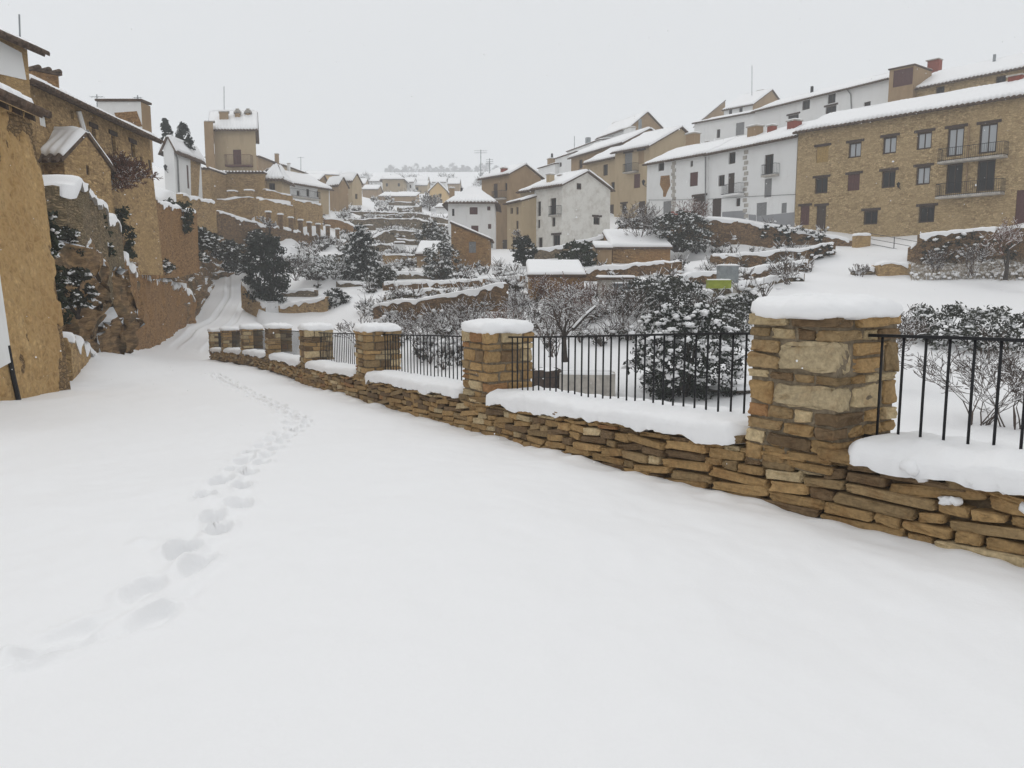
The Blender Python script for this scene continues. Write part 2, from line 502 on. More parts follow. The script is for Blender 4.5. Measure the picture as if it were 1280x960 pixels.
# ------------------------------------------------------------------ snow forms
def snow_strip(mb, pts, sides, halfw, thick, lump=.05, hang=.06, k=9, seed=0, seg=.12, endround=True):
    """a soft bolster of snow along a polyline; sides = unit vector to the 'front' at each point"""
    pts = np.asarray(pts, float); sides = np.asarray(sides, float)
    hw = np.asarray(halfw, float) * np.ones(len(pts))
    ds = np.r_[0, np.cumsum(np.linalg.norm(np.diff(pts, axis=0), axis=1))]
    n = max(4, int(ds[-1] / seg)); ss = np.linspace(0, ds[-1], n)
    P = np.stack([np.interp(ss, ds, pts[:, i]) for i in range(3)], -1)
    S = np.stack([np.interp(ss, ds, sides[:, i]) for i in range(3)], -1); S /= np.linalg.norm(S, axis=1)[:, None]
    W = np.interp(ss, ds, hw)
    e = np.minimum(ss, ds[-1] - ss); ef = np.clip(e / max(.16, thick), 0, 1) ** .45 if endround else np.ones(n)
    ef = np.maximum(ef, .08)
    th = np.linspace(-.06, 1.06, k) * math.pi
    V = []
    for j, a in enumerate(th):
        ca, sa = math.cos(a), math.sin(a)
        x = np.sign(ca) * abs(ca) ** .6; z = np.sign(sa) * abs(sa) ** .65
        nz = vn(ss * 1.3, np.full(n, j * .35), seed) * lump + fbm(ss * 6.5, np.full(n, j * .7), seed + 3, 3) * lump * .6
        ww = W + lump * 1.1 * fbm(ss * 1.4, ss * 0 + (1 if ca > 0 else 9), seed + 5, 5)
        front = 1 if j == 0 or j == k - 1 else 0
        h = thick * z + nz * (1 if z > .2 else .3) - front * hang * np.clip(fbm(ss * 2.2, ss * 0 + j, seed + 7, 5) + .2, 0, 1) * 1.5
        V.append(P + S * (x * ww * (.25 + .75 * ef))[:, None] + np.stack([0 * ss, 0 * ss, h * ef + (.0 if z > 0 else 0)], -1))
    V = np.stack(V, 1)
    if seg < .06:                       # grainy surface close to the camera
        g_ = fbm(ss[:, None] * 16 + seed, np.arange(k)[None, :] * .9, seed + 31, 3)
        V[..., 2] += .012 * g_; V = V + S[:, None, :] * (.012 * fbm(ss[:, None] * 19, np.arange(k)[None, :] * 1.1, seed + 37, 3))[..., None]
    V = V.reshape(-1, 3)
    f = grid_faces(k, n)
    f.append(tuple(range(k))[::-1]); f.append(tuple((n - 1) * k + j for j in range(k)))
    f += [((i + 1) * k, (i) * k, i * k + k - 1, (i + 1) * k + k - 1) for i in range(n - 1)]
    mb.add(V, f)


def snow_pad(mb, c, ax, ay, thick, lump=.02, n=14, seed=0, pw=5.0):
    """a domed pad of snow on a rectangle with half-axes ax, ay"""
    c, ax, ay = map(lambda q: np.asarray(q, float), (c, ax, ay))
    rings = [(0, 1.0), (.25, 1.0), (.45, .96), (.62, .88), (.8, .75), (.9, .62), (.97, .42), (1.0, .2)]
    rings = [(-.06, .93), (.0, 1.0), (.28, 1.03), (.55, 1.0), (.78, .92), (.92, .78), (1.0, .55), (1.04, .25)]
    m = 4 * n; V = []
    for h, s in rings:
        for i in range(m):
            a = 2 * math.pi * i / m; ca, sa = math.cos(a), math.sin(a)
            q = (abs(ca) ** pw + abs(sa) ** pw) ** (-1 / pw) * s
            x, y = ca * q, sa * q
            nz = lump * (noise.noise((x * 1.7 + seed, y * 1.7, h)) + .6 * noise.noise((x * 6 + seed, y * 6, h * 2)) + .3 * noise.noise((x * 17 + seed, y * 17, h * 5)))
            V.append(c + ax * x * (1 + nz * .6) + ay * y * (1 + nz * .6) + np.array([0, 0, thick * h + nz * (1 if h > .3 else .8)]))
    V.append(c + np.array([0, 0, thick * 1.05]))
    f = []
    for j in range(len(rings) - 1):
        for i in range(m): f.append((j * m + i, j * m + (i + 1) % m, (j + 1) * m + (i + 1) % m, (j + 1) * m + i))
    b = (len(rings) - 1) * m
    for i in range(m): f.append((b + i, b + (i + 1) % m, b + m))
    f.append(tuple(range(m))[::-1])
    mb.add(V, f)


def ico(sub):
    import bmesh
    bm = bmesh.new(); bmesh.ops.create_icosphere(bm, subdivisions=sub, radius=1)
    v = np.array([q.co[:] for q in bm.verts]); f = [tuple(q.index for q in p.verts) for p in bm.faces]; bm.free(); return v, f


ICO1, ICO2 = ico(1), ico(2)


def clump(mb, c, rx, rz, r, sub=1):
    v, f = ICO1 if sub == 1 else ICO2
    q = v * (1 + np.array([r.uniform(-.3, .3) for _ in range(len(v))]))[:, None]
    a = r.uniform(0, 6.28); sx = r.uniform(.7, 1.3)
    x = q[:, 0] * sx; y = q[:, 1] / sx
    P = np.stack([(x * math.cos(a) - y * math.sin(a)) * rx, (x * math.sin(a) + y * math.cos(a)) * rx, q[:, 2] * rz], -1) + np.asarray(c)
    mb.add(P, f)


# ------------------------------------------------------------------ free-standing walls on the terraces
def terrace_wall(label, pts, mat='grey', thick=.5, snow=.16, group=None, bottom=.8, posts=None, lump=.09, rough=.16, name='terrace_wall', cat='terrace wall', base_ctrl=True, hang=.22):
    """pts = (px, py of the top, py of the foot, distance) along the wall as seen"""
    T = np.array([at(a, b, d) for a, b, c, d in pts]); B = np.array([at(a, c, d) for a, b, c, d in pts])
    ds = np.r_[0, np.cumsum(np.linalg.norm(np.diff(T[:, :2], axis=0), axis=1))]
    n = max(6, int(ds[-1] / .35)); ss = np.linspace(0, ds[-1], n)
    P = np.stack([np.interp(ss, ds, T[:, i]) for i in range(3)], -1)
    zb = np.interp(ss, ds, B[:, 2]) - bottom
    d = np.gradient(P[:, :2], axis=0); d /= np.linalg.norm(d, axis=1)[:, None] + 1e-9
    nr = np.stack([d[:, 1], -d[:, 0]], -1)
    flip = np.sign((nr * -P[:, :2]).sum(1).mean()); nr *= flip            # towards the road
    S = np.hstack([nr, np.zeros((n, 1))])
    sd = hash(label) % 97 if False else sum(map(ord, label)) % 97
    loc = (P[n // 2, 0], P[n // 2, 1], zb[n // 2])
    t = thing(name, label, cat, loc, group)
    mb = MB(); m = 7
    V = []
    ztop = P[:, 2] - snow * .6 + rough * 1.1 * vn(ss * 1.7, ss * 0, sd) + rough * .7 * vn(ss * .6, ss * 0, sd + 2)
    for j in range(m):
        f = j / (m - 1)
        z = zb + (ztop - zb) * f
        o = rough * .5 * fbm(ss * 1.3, z * 1.9, sd + 11, 3)
        V.append(np.stack([P[:, 0] + nr[:, 0] * o, P[:, 1] + nr[:, 1] * o, z], -1))
    for j in (m - 1, 0):
        z = zb + (ztop - zb) * (j / (m - 1))
        V.append(np.stack([P[:, 0] - nr[:, 0] * thick, P[:, 1] - nr[:, 1] * thick, z], -1))
    V = np.stack(V, 1).reshape(-1, 3); k = m + 2
    f = grid_faces(k, n); f.append(tuple(range(k))[::-1]); f.append(tuple((n - 1) * k + j for j in range(k)))
    mb.add(V, f); mb.build('stonework', M[mat], t)
    if snow > 0:
        sm = MB(); Q = np.stack([P[:, 0] - nr[:, 0] * thick * .5, P[:, 1] - nr[:, 1] * thick * .5, ztop - .03], -1)
        dm = np.mean(T[:, 1])
        snow_strip(sm, Q, S, thick * .5 + .07, snow, lump, hang, 9, sd, max(.14, dm / 280))
        sm.build('snow_cap', M['snowroof'], t, True)
    if posts:
        for (x, y0, y1, dd, w) in posts:
            p0 = at(x, y1, dd); h = (y1 - y0) * dd / F
            pm = MB(); pm.obox(p0 + np.array([0, 0, h / 2 - .3]), (w / 2, 0, 0), (0, w / 2, 0), (0, 0, h / 2 + .3))
            q = pm.build('post', M[mat], t)
            cm = MB(); snow_pad(cm, p0 + np.array([0, 0, h]), (w * .75, 0, 0), (0, w * .75, 0), .16, .03, 4, x); cm.build('snow_cap', M['snowroof'], q, True)
    if base_ctrl:
        for k in range(len(pts)):
            i = int(np.argmin(abs(ss - ds[k])))
            ctrl(B[k] + np.array([*(nr[i] * .3), 0])); ctrl(T[k] - np.array([*(nr[i] * (thick + .9)), .25]))
    return t


# ------------------------------------------------------------------ houses
def dsolve(px, py, z):
    d = ray(px, py); t = (z - CAMZ) / d[2]; return d[1] * t


def slab_snow(mb, e0, e1, r1, r0, T, seed, nv=9, inset=.05, ribs=0):
    e0, e1, r1, r0 = map(lambda q: np.asarray(q, float), (e0, e1, r1, r0))
    Lu = np.linalg.norm(e1 - e0); Lv = np.linalg.norm(r0 - e0)
    nu = int(min(70, max(8, Lu / .3))) if not ribs else int(min(420, ribs * 5))
    us = np.r_[0, .04 / Lu, .14 / Lu, np.linspace(.3 / Lu, 1 - .3 / Lu, nu), 1 - .14 / Lu, 1 - .04 / Lu, 1]
    vs = np.r_[0, .03 / Lv, .12 / Lv, .3 / Lv, np.linspace(.55 / Lv, .97, nv), 1]
    U, Vv = np.meshgrid(us, vs)
    ii = inset * (1 + 2.2 * vn(U * Lu * 1.5, U * 0, seed))
    v2 = ii / Lv + Vv * (1 - ii / Lv)
    P = (e0 * (1 - U[..., None]) + e1 * U[..., None]) * (1 - v2[..., None]) + (r0 * (1 - U[..., None]) + r1 * U[..., None]) * v2[..., None]
    ed = np.minimum(np.minimum(U, 1 - U) * Lu, Vv * Lv)
    h = T * np.clip(ed / .14, 0, 1) ** .5 * (1 + .55 * fbm(U * Lu * .5, v2 * Lv * .8, seed, 3))
    if ribs: h = h + .05 * np.cos(2 * np.pi * (U * ribs - .5)) * np.clip(1.15 - v2 * Lv / 1.6, .25, 1) * np.clip(ed / .1, .5, 1)
    nrm = np.cross(e1 - e0, r0 - e0); nrm = nrm / np.linalg.norm(nrm); nrm *= np.sign(nrm[2])
    P = P + nrm * h[..., None] - nrm * .02
    nv_, nu_ = U.shape
    mb.add(P.reshape(-1, 3), grid_faces(nu_, nv_))
    # underside, so the layer is a closed body
    c = [P[0, 0] - nrm * .03, P[0, -1] - nrm * .03, P[-1, -1] - nrm * .03, P[-1, 0] - nrm * .03]
    mb.add(c, [(3, 2, 1, 0)])


class House:
    pass


def house(name, label, A, B, back=7.0, base=(300, 300), mat='ochre', roof='along', rise=2.0, over=.4, gable=.2, snow=.2,
          ops=(), mats=None, cpx=None, group=None, tiles=True, cat='house', tmat='tile', beams=False, gz=1.2, ctrl_on=True, off=None, axy=None, bxy=None, ze=None):
    h = House(); h.label = label
    if axy is not None:
        a = np.array(axy, float); bb = np.array(bxy, float)
    else:
        a3 = at(*A); ze = a3[2] if ze is None else ze
        d2 = B[2] if len(B) > 2 and B[2] else dsolve(B[0], B[1], ze)
        a = a3[:2]; bb = at(B[0], B[1], d2)[:2]
    u = (bb - a) / np.linalg.norm(bb - a)
    n = np.array([-u[1], u[0]])
    if n @ ((a + bb) / 2) < 0: n = -n
    if off is not None: n = np.array(off, float); n /= np.linalg.norm(n)
    w = back
    if cpx is not None:
        side, px = cpx; s = bb if side == 'right' else a
        k = (px - CX) / F; zz = ze - CAMZ
        # X + n.x w = k*((Y + n.y w) CP - zz SP)
        w = (k * (s[1] * CP - zz * SP) - s[0]) / (n[0] - k * n[1] * CP)
        if not (1.0 < w < 40): print('HOUSE', label, 'w =', round(w, 2)); w = back
    c = bb + n * w; d = a + n * w
    if base is not None:
        za = at(A[0], base[0], a[1])[2] if axy is None else base[0]
        zb = at(B[0], base[1], bb[1])[2] if axy is None else base[1]
    if ctrl_on:
        ctrl((a[0] - n[0] * .3, a[1] - n[1] * .3, za)); ctrl((bb[0] - n[0] * .3, bb[1] - n[1] * .3, zb))
        ctrl((c[0], c[1], zb + .3)); ctrl((d[0], d[1], za + .3))
    z0 = min(za, zb) - gz
    h.a, h.b, h.c, h.d, h.z0, h.ze, h.rise, h.n, h.u, h.w = a, bb, c, d, z0, ze, rise, n, u, w
    ctr = (a + bb + c + d) / 4
    t = thing(name, label, cat, (ctr[0], ctr[1], min(za, zb)), group); h.t = t
    faces = {'front': (a, bb), 'right': (bb, c), 'back': (c, d), 'left': (d, a)}
    h.faces = faces
    def top(fc):                      # heights of the wall top along a face: list of (fraction, extra)
        if roof == 'along' and fc in ('left', 'right'): return [(0, 0), (.5, rise), (1, 0)]
        if roof == 'across' and fc in ('front', 'back'): return [(0, 0), (.5, rise), (1, 0)]
        if roof == 'mono_back':
            return {'front': [(0, 0), (1, 0)], 'right': [(0, 0), (1, rise)], 'back': [(0, rise), (1, rise)], 'left': [(0, rise), (1, 0)]}[fc]
        if roof == 'fall_right':
            return {'front': [(0, rise), (1, 0)], 'right': [(0, 0), (1, 0)], 'back': [(0, 0), (1, rise)], 'left': [(0, rise), (1, rise)]}[fc]
        if roof == 'fall_left':
            return {'front': [(0, 0), (1, rise)], 'right': [(0, rise), (1, rise)], 'back': [(0, rise), (1, 0)], 'left': [(0, 0), (1, 0)]}[fc]
        return [(0, 0), (1, 0)]
    # openings in face coordinates
    holes = {k: [] for k in faces}; solid = []
    for op in ops:
        fc, x0, y0, x1, y1, kind = op[:6]
        p, q = faces[fc]; uu = (q - p) / np.linalg.norm(q - p); nn = np.array([uu[1], -uu[0]])
        if nn @ (p - ctr) < 0: nn = -nn
        r_ = []
        for (x, y) in ((x0, y0), (x1, y1)):
            rd = ray(x, y); tt = (nn @ p) / (nn @ rd[:2])
            pt = rd * tt; r_.append(((pt[:2] - p) @ uu, pt[2] + CAMZ))
        (ua, zt), (ub, zl) = r_
        if ua > ub: ua, ub = ub, ua
        ln = np.linalg.norm(q - p)
        ua = max(.1, ua); ub = min(ln - .1, ub)
        if ub - ua < .15 or zt - zl < .15: print('OPENING', label, op, round(ua, 2), round(ub, 2)); continue
        holes[fc].append((ua, ub, max(zl, z0 + .05), min(zt, ze - .05) if roof in ('flat',) or fc in ('front', 'back') else zt, kind, op[6] if len(op) > 6 else None, p, uu, nn))
    walls = {}
    for fc, (p, q) in faces.items():
        mt = (mats or {}).get(fc, mat)
        mb = walls.setdefault(mt, MB())
        ln = np.linalg.norm(q - p); uu = (q - p) / ln
        nn = np.array([uu[1], -uu[0]])
        if nn @ (p - ctr) < 0: nn = -nn
        hs = [x for x in holes[fc] if x[3] <= ze - .04]
        U = sorted({0.0, ln, *[x[0] for x in hs], *[x[1] for x in hs]}); Z = sorted({z0, ze, *[x[2] for x in hs], *[x[3] for x in hs]})
        for i in range(len(U) - 1):
            for j in range(len(Z) - 1):
                cu = (U[i] + U[i + 1]) / 2; cz = (Z[j] + Z[j + 1]) / 2
                if any(x[0] < cu < x[1] and x[2] < cz < x[3] for x in hs): continue
                e = [p + uu * U[i], p + uu * U[i + 1]]
                mb.add([(*e[0], Z[j]), (*e[1], Z[j]), (*e[1], Z[j + 1]), (*e[0], Z[j + 1])], [(0, 1, 2, 3)])
        tp = top(fc)
        if any(x[1] > 0 for x in tp):
            poly = [(0, 0)] if tp[0][1] > 0 else []
            pts = [(*(p), ze)] + [(*(p + uu * ln * x[0]), ze + x[1]) for x in tp if x[1] > 0] + [(*(q), ze)]
            mb.add(pts, [tuple(range(len(pts)))])
        for x in hs:
            ua, ub, zl, zt, kind, ex = x[:6]
            dp = .22 if kind in ('win', 'cur', 'dark', 'arch') else .14
            c4 = [(ua, zl), (ub, zl), (ub, zt), (ua, zt)]
            o4 = [np.array([*(p + uu * s), z]) for s, z in c4]; i4 = [k_ - np.array([*(nn * dp), 0]) for k_ in o4]
            mb.add(o4 + i4, [(0, 1, 5, 4), (1, 2, 6, 5), (2, 3, 7, 6), (3, 0, 4, 7)])
    for fi, (mt, mb) in enumerate(walls.items()): mb.build('wall', M[mt], t)
    # windows and doors
    for fc in holes:
        for (ua, ub, zl, zt, kind, ex, p, uu, nn) in holes[fc]:
            high = zt > ze - .04
            n3 = np.array([*nn, 0]); u3 = np.array([*uu, 0]); z3 = np.array([0, 0, 1.0])
            def PT(s, z, o): return np.array([*(p + uu * s), z]) + n3 * o
            cu, cz, hw, hh = (ua + ub) / 2, (zl + zt) / 2, (ub - ua) / 2, (zt - zl) / 2
            o0 = -.16 if not high else .02
            if kind in ('win', 'cur', 'dark'):
                fm = MB(); b_ = min(.06, hw * .25)
                for s in (-1, 1):
                    fm.obox(PT(cu + s * (hw - b_), cz, o0), u3 * b_, n3 * .03, z3 * hh)
                    fm.obox(PT(cu, cz + s * (hh - b_), o0), u3 * (hw - 2 * b_ - .002), n3 * .03, z3 * b_)
                if hw > .3: fm.obox(PT(cu, cz, o0 - .002), u3 * b_ * .6, n3 * .027, z3 * (hh - 2 * b_ - .003))
                w_ = fm.build('window', M['wood'], t)
                pm = MB(); pm.obox(PT(cu, cz, o0 - .02), u3 * (hw - .01), n3 * .008, z3 * (hh - .01))
                pm.build('pane', M['curtain' if kind == 'cur' else 'glass'], w_)
            else:
                mm = {'door': 'wood', 'grey': 'woodgrey', 'board': 'board', 'red': 'woodred', 'white': 'white', 'stonefill': 'tan2', 'arch': 'wood'}[kind]
                dm = MB(); npl = max(2, int(hw * 2 / .22))
                for k_ in range(npl):
                    s = ua + (k_ + .5) * (ub - ua) / npl
                    dm.obox(PT(s, cz, -.10 + .006 * (k_ % 2)), u3 * ((ub - ua) / npl / 2 - .004), n3 * .03, z3 * hh)
                dm.obox(PT(cu, cz, -.135), u3 * (hw - .01), n3 * .01, z3 * (hh - .01))
                dm.build('shutter' if zl > min(za, zb) + 1.2 else 'door', M[mm], t)
            if ex:
                lm = MB()
                if 'l' in ex: lm.obox(PT(cu, zt + .10, .0), u3 * (hw + .22), n3 * .05, z3 * .10)
                if lm.n: lm.build('lintel', M['wood'], t)
                if 'g' in ex:
                    gm = MB()
                    for k_ in range(5): gm.tube([PT(ua + (k_ + .5) * (ub - ua) / 5, zl, .06), PT(ua + (k_ + .5) * (ub - ua) / 5, zt, .06)], .012, 4)
                    for zz in (zl + .15, zt - .15): gm.tube([PT(ua - .03, zz, .06), PT(ub + .03, zz, .06)], .012, 4)
                    gm.build('grille', M['iron'], t)
    # roof
    A3, B3, C3, D3 = [np.array([*q, ze]) for q in (a, bb, c, d)]
    up = np.array([0, 0, rise])
    sl = []
    if roof == 'along': m1, m2 = (A3 + D3) / 2 + up, (B3 + C3) / 2 + up; sl = [(A3, B3, m2, m1), (C3, D3, m1, m2)]
    elif roof == 'across': m1, m2 = (A3 + B3) / 2 + up, (D3 + C3) / 2 + up; sl = [(D3, A3, m1, m2), (B3, C3, m2, m1)]
    elif roof == 'hip':
        u3 = np.array([*u, 0]); n3 = np.array([*n, 0]); ln = np.linalg.norm(bb - a); k_ = min(w, ln) / 2
        m1 = (A3 + D3) / 2 + up + u3 * k_ * .9; m2 = (B3 + C3) / 2 + up - u3 * k_ * .9
        sl = [(A3, B3, m2, m1), (C3, D3, m1, m2), (B3, C3, m2, m2), (D3, A3, m1, m1)]
    elif roof == 'mono_back': sl = [(A3, B3, C3 + up, D3 + up)]
    elif roof == 'fall_right': sl = [(B3, C3, D3 + up, A3 + up)]
    elif roof == 'fall_left': sl = [(D3, A3, B3 + up, C3 + up)]
    else: sl = [(A3, B3, C3 + up * .0 + np.array([0, 0, .05]), D3 + np.array([0, 0, .05]))]
    rm = MB(); snm = MB(); dist = ctr[1]
    for k_, (e0, e1, r1, r0) in enumerate(sl):
        tri = np.allclose(r0, r1)
        ev = (e1 - e0) / np.linalg.norm(e1 - e0)
        rm_ = (r0 + r1) / 2 - (e0 + e1) / 2
        dv = rm_ - ev * (rm_ @ ev); lv = np.linalg.norm(dv); dv = dv / lv
        g_ = 0 if roof == 'hip' else gable
        E0 = e0 - dv * over - ev * (g_ + (over * .7 if roof == 'hip' else 0)); E1 = e1 - dv * over + ev * (g_ + (over * .7 if roof == 'hip' else 0)); R1 = r1 + ev * g_; R0 = r0 - ev * g_
        if roof in ('mono_back', 'fall_right', 'fall_left'): R0 = R0 + dv * over * .5; R1 = R1 + dv * over * .5
        nrm = np.cross(ev, dv); nrm *= np.sign(nrm[2])
        q = [E0, E1, R1, R0]
        lo = [x + nrm * .02 for x in q]; hi = [x + nrm * .15 for x in q]
        if not tri: rm.add(lo + hi, [(3, 2, 1, 0), (4, 5, 6, 7), (0, 1, 5, 4), (1, 2, 6, 5), (2, 3, 7, 6), (3, 0, 4, 7)])
        else: rm.add(lo[:3] + hi[:3], [(2, 1, 0), (3, 4, 5), (0, 1, 4, 3), (1, 2, 5, 4), (2, 0, 3, 5)])
        if tiles and dist < 150:
            nt_ = max(2, int(np.linalg.norm(E1 - E0) / .37))
            for i in range(nt_):
                p0 = E0 + (E1 - E0) * ((i + .5) / nt_) + nrm * .11
                rr = .135; vs = []; fs = []
                for s_ in (-.2, .5):
                    for a_ in range(6):
                        th = math.pi * a_ / 5
                        vs.append(p0 + dv * s_ + ev * rr * math.cos(th) + nrm * rr * math.sin(th))
                fs = [(i_, i_ + 1, i_ + 7, i_ + 6) for i_ in range(5)] + [(5, 4, 3, 2, 1, 0)]
                rm.add(vs, fs)
        if snow > 0:
            E0s, E1s = E0 + nrm * .15 + dv * .13, E1 + nrm * .15 + dv * .13
            if tri: slab_snow(snm, E0s, E1s, R1 + nrm * .15 + ev * .02, R0 + nrm * .15 - ev * .02, snow, k_ * 7 + len(label))
            else: slab_snow(snm, E0s, E1s, R1 + nrm * .15, R0 + nrm * .15, snow, k_ * 7 + len(label), ribs=max(2, int(np.linalg.norm(E1 - E0) / .37)) if tiles and dist < 125 else 0)
    if snow > 0 and roof in ('along', 'across', 'hip'):
        m1, m2 = sl[0][3], sl[0][2]; ev = (m2 - m1) / (np.linalg.norm(m2 - m1) + 1e-6)
        g_ = 0 if roof == 'hip' else gable
        sd_ = np.array([ev[1], -ev[0], 0])
        if np.linalg.norm(m2 - m1) > .5:
            snow_strip(snm, [m1 - ev * g_ + np.array([0, 0, .1]), m2 + ev * g_ + np.array([0, 0, .1])], [sd_, sd_], .3, snow + .06, .05, .0, 7, len(label), .4)
    ro = rm.build('roof', M[tmat], t); h.roof = ro
    if snow > 0: snm.build('snow_cover', M['snowroof'], ro, True)
    if beams:
        e0, e1, r1, r0 = sl[0]
        ev = (e1 - e0) / np.linalg.norm(e1 - e0); rv = (r0 - e0) / np.linalg.norm(r0 - e0)
        nb = int(np.linalg.norm(e1 - e0) / .55)
        for i in range(nb):
            p = e0 + (e1 - e0) * (i + .5) / nb
            bm = MB(); bm.obox(p - rv * over * .45 - np.array([0, 0, .06]), ev * .05, rv * over * .5, np.array([0, 0, .06]))
            bm.build('rafter', M['wood'], ro)
    return h


def lean(h, kx, ky=0.0):
    """old walls that lean back: shear the whole house with height"""
    todo = list(h.t.children)
    while todo:
        o = todo.pop(); todo += list(o.children)
        me = o.data; n = len(me.vertices); co = np.empty(n * 3, np.float32); me.vertices.foreach_get('co', co); co = co.reshape(-1, 3)
        z = co[:, 2] + WLOC[h.t.name][2] - h.z0 - 1
        co[:, 0] += kx * z; co[:, 1] += ky * z; me.vertices.foreach_set('co', co.ravel()); me.update()


def boulder(label, px, py, d, w, hgt, seed):
    p = at(px, py, d); r = random.Random(seed); m = MB(); t = r.uniform(-.5, .5)
    stone(m, p + (0, 0, hgt * .35), np.array([math.cos(t), math.sin(t), r.uniform(-.2, .2)]) * w / 2, np.array([-math.sin(t), math.cos(t), 0]) * w * .45, (0, 0, hgt * .65), r, None, 7, .2, .6)
    o = m.build('boulder', M['rock'], None, True); return tag(o, label, 'boulder', 'boulders of the rock bank')


def chimney(h, px, py0, py1, wpx, mat='tan2', d=None, style='cap', depth=None, extra=2.0, snow=.12):
    """a chimney standing on the house's roof"""
    dd = d
    if d is None:                      # where the ray through its foot meets the front slope
        rd = ray(px, py1); sl_ = h.rise / (h.w / 2)
        # z - ze = sl * ((xy - a) . n)
        den = rd[2] - sl_ * (rd[:2] @ h.n); num = (h.ze + .3 - CAMZ) - sl_ * (h.a @ h.n)
        t_ = num / den if abs(den) > 1e-6 else -1
        dist_ = (rd[:2] * t_ - h.a) @ h.n
        if not (0 <= dist_ <= h.w / 2 + .4) or t_ < 0:
            m_ = (h.a + h.b) / 2 + h.n * h.w / 2; t_ = (h.n @ m_) / (h.n @ rd[:2])
        dd = float(rd[1] * t_)
    p = at(px, py0, dd); q = at(px, py1, dd); w = wpx * dd / F / 2; dp = depth / 2 if depth else min(w, .45)
    u3 = np.array([*h.u, 0]); n3 = np.array([*h.n, 0]); H = p[2] - q[2]
    b = MB(); b.obox((q + p) / 2 - np.array([0, 0, extra / 2]), u3 * w, n3 * dp, (0, 0, H / 2 + extra / 2))
    o = b.build('chimney', M[mat], h.t)
    if style == 'cap':
        c = MB(); c.obox(p + np.array([0, 0, .05]), u3 * w * 1.2, n3 * dp * 1.2, (0, 0, .05)); c.build('cap_slab', M['concrete'], o)
    elif style == 'pagoda':
        c = MB()
        for k in range(3): c.obox(p + np.array([0, 0, .12 + .2 * k]), u3 * w * (1.6 - .45 * k), n3 * dp * (1.6 - .45 * k), (0, 0, .06))
        c.obox(p + np.array([0, 0, .25]), u3 * w * .6, n3 * dp * .6, (0, 0, .25)); c.build('cap_slab', M['concrete'], o)
    elif style == 'pipe':
        return o
    if snow:
        s = MB(); snow_pad(s, p + np.array([0, 0, .1 if style == 'cap' else .58]), u3 * w * (1.2 if style == 'cap' else .7), n3 * dp * (1.2 if style == 'cap' else .7), snow, .03, 4, px)
        s.build('snow_cap', M['snowroof'], o, True)
    return o


def balcony(h, x0, x1, ys, fc='front', proj=.75, rail=1.0, slabmat='concrete', snow=.05, barsp=.14, railmat='iron'):
    p, q = h.faces[fc]; uu = (q - p) / np.linalg.norm(q - p); nn = np.array([uu[1], -uu[0]])
    ctr = (h.a + h.c) / 2
    if nn @ (p - ctr) < 0: nn = -nn
    us = []
    for x in (x0, x1):
        rd = ray(x, ys); tt = (nn @ (p + nn * proj)) / (nn @ rd[:2]); pt = rd * tt; us.append((pt[:2] - p) @ uu); z = pt[2] + CAMZ
    ua, ub = min(us), max(us); n3 = np.array([*nn, 0]); u3 = np.array([*uu, 0])
    c = np.array([*(p + uu * (ua + ub) / 2), z]) + n3 * proj / 2
    b = MB(); b.obox(c, u3 * (ub - ua) / 2, n3 * proj / 2, (0, 0, .07)); o = b.build('balcony', M[slabmat], h.t)
    r = MB()
    cs = [np.array([*(p + uu * ua), z]) + n3 * .03, np.array([*(p + uu * ua), z]) + n3 * (proj - .04), np.array([*(p + uu * ub), z]) + n3 * (proj - .04), np.array([*(p + uu * ub), z]) + n3 * .03]
    for i in range(3):
        v = cs[i + 1] - cs[i]; ln = np.linalg.norm(v); k = max(2, int(ln / barsp))
        for zz in (.14, rail): r.tube([cs[i] + (0, 0, zz), cs[i + 1] + (0, 0, zz)], .02, 4)
        for j in range(k + 1): r.tube([cs[i] + v * j / k + (0, 0, .07), cs[i] + v * j / k + (0, 0, rail)], .011, 4)
    r.build('railing', M[railmat], o)
    if snow:
        s = MB(); snow_pad(s, c + np.array([0, 0, .072]), u3 * ((ub - ua) / 2 - .03), n3 * (proj / 2 - .06), snow, .01, 6, x0); s.build('snow_cover', M['snowroof'], o, True)
    return o


def face_patch(h, fc, poly, mat, name, th=.02):
    """a flat area of another finish on a house face, outline given in pixels"""
    p, q = h.faces[fc]; uu = (q - p) / np.linalg.norm(q - p); nn = np.array([uu[1], -uu[0]])
    ctr = (h.a + h.c) / 2
    if nn @ (p - ctr) < 0: nn = -nn
    P = []
    for x, y in poly:
        rd = ray(x, y); tt = (nn @ p) / (nn @ rd[:2]); P.append(rd * tt + np.array([0, 0, CAMZ]))
    P = np.array(P); n3 = np.array([*nn, 0]); k = len(P)
    b = MB(); b.add(np.vstack([P - n3 * .01, P + n3 * th]), [tuple(range(k, 2 * k))] + [(i, (i + 1) % k, k + (i + 1) % k, k + i) for i in range(k)])
    return b.build(name, M[mat], h.t)


def face_point(h, fc, px, py, out=.0):
    p, q = h.faces[fc]; uu = (q - p) / np.linalg.norm(q - p); nn = np.array([uu[1], -uu[0]])
    ctr = (h.a + h.c) / 2
    if nn @ (p - ctr) < 0: nn = -nn
    rd = ray(px, py); tt = (nn @ p) / (nn @ rd[:2]); return rd * tt + np.array([0, 0, CAMZ]) + np.array([*nn, 0]) * out, nn, uu


def face_pipe(h, fc, pts, name='drainpipe', r=.05, mat='woodgrey'):
    b = MB(); b.tube([face_point(h, fc, x, y, .09)[0] for x, y in pts], r, 6)
    return b.build(name, M[mat], h.t)


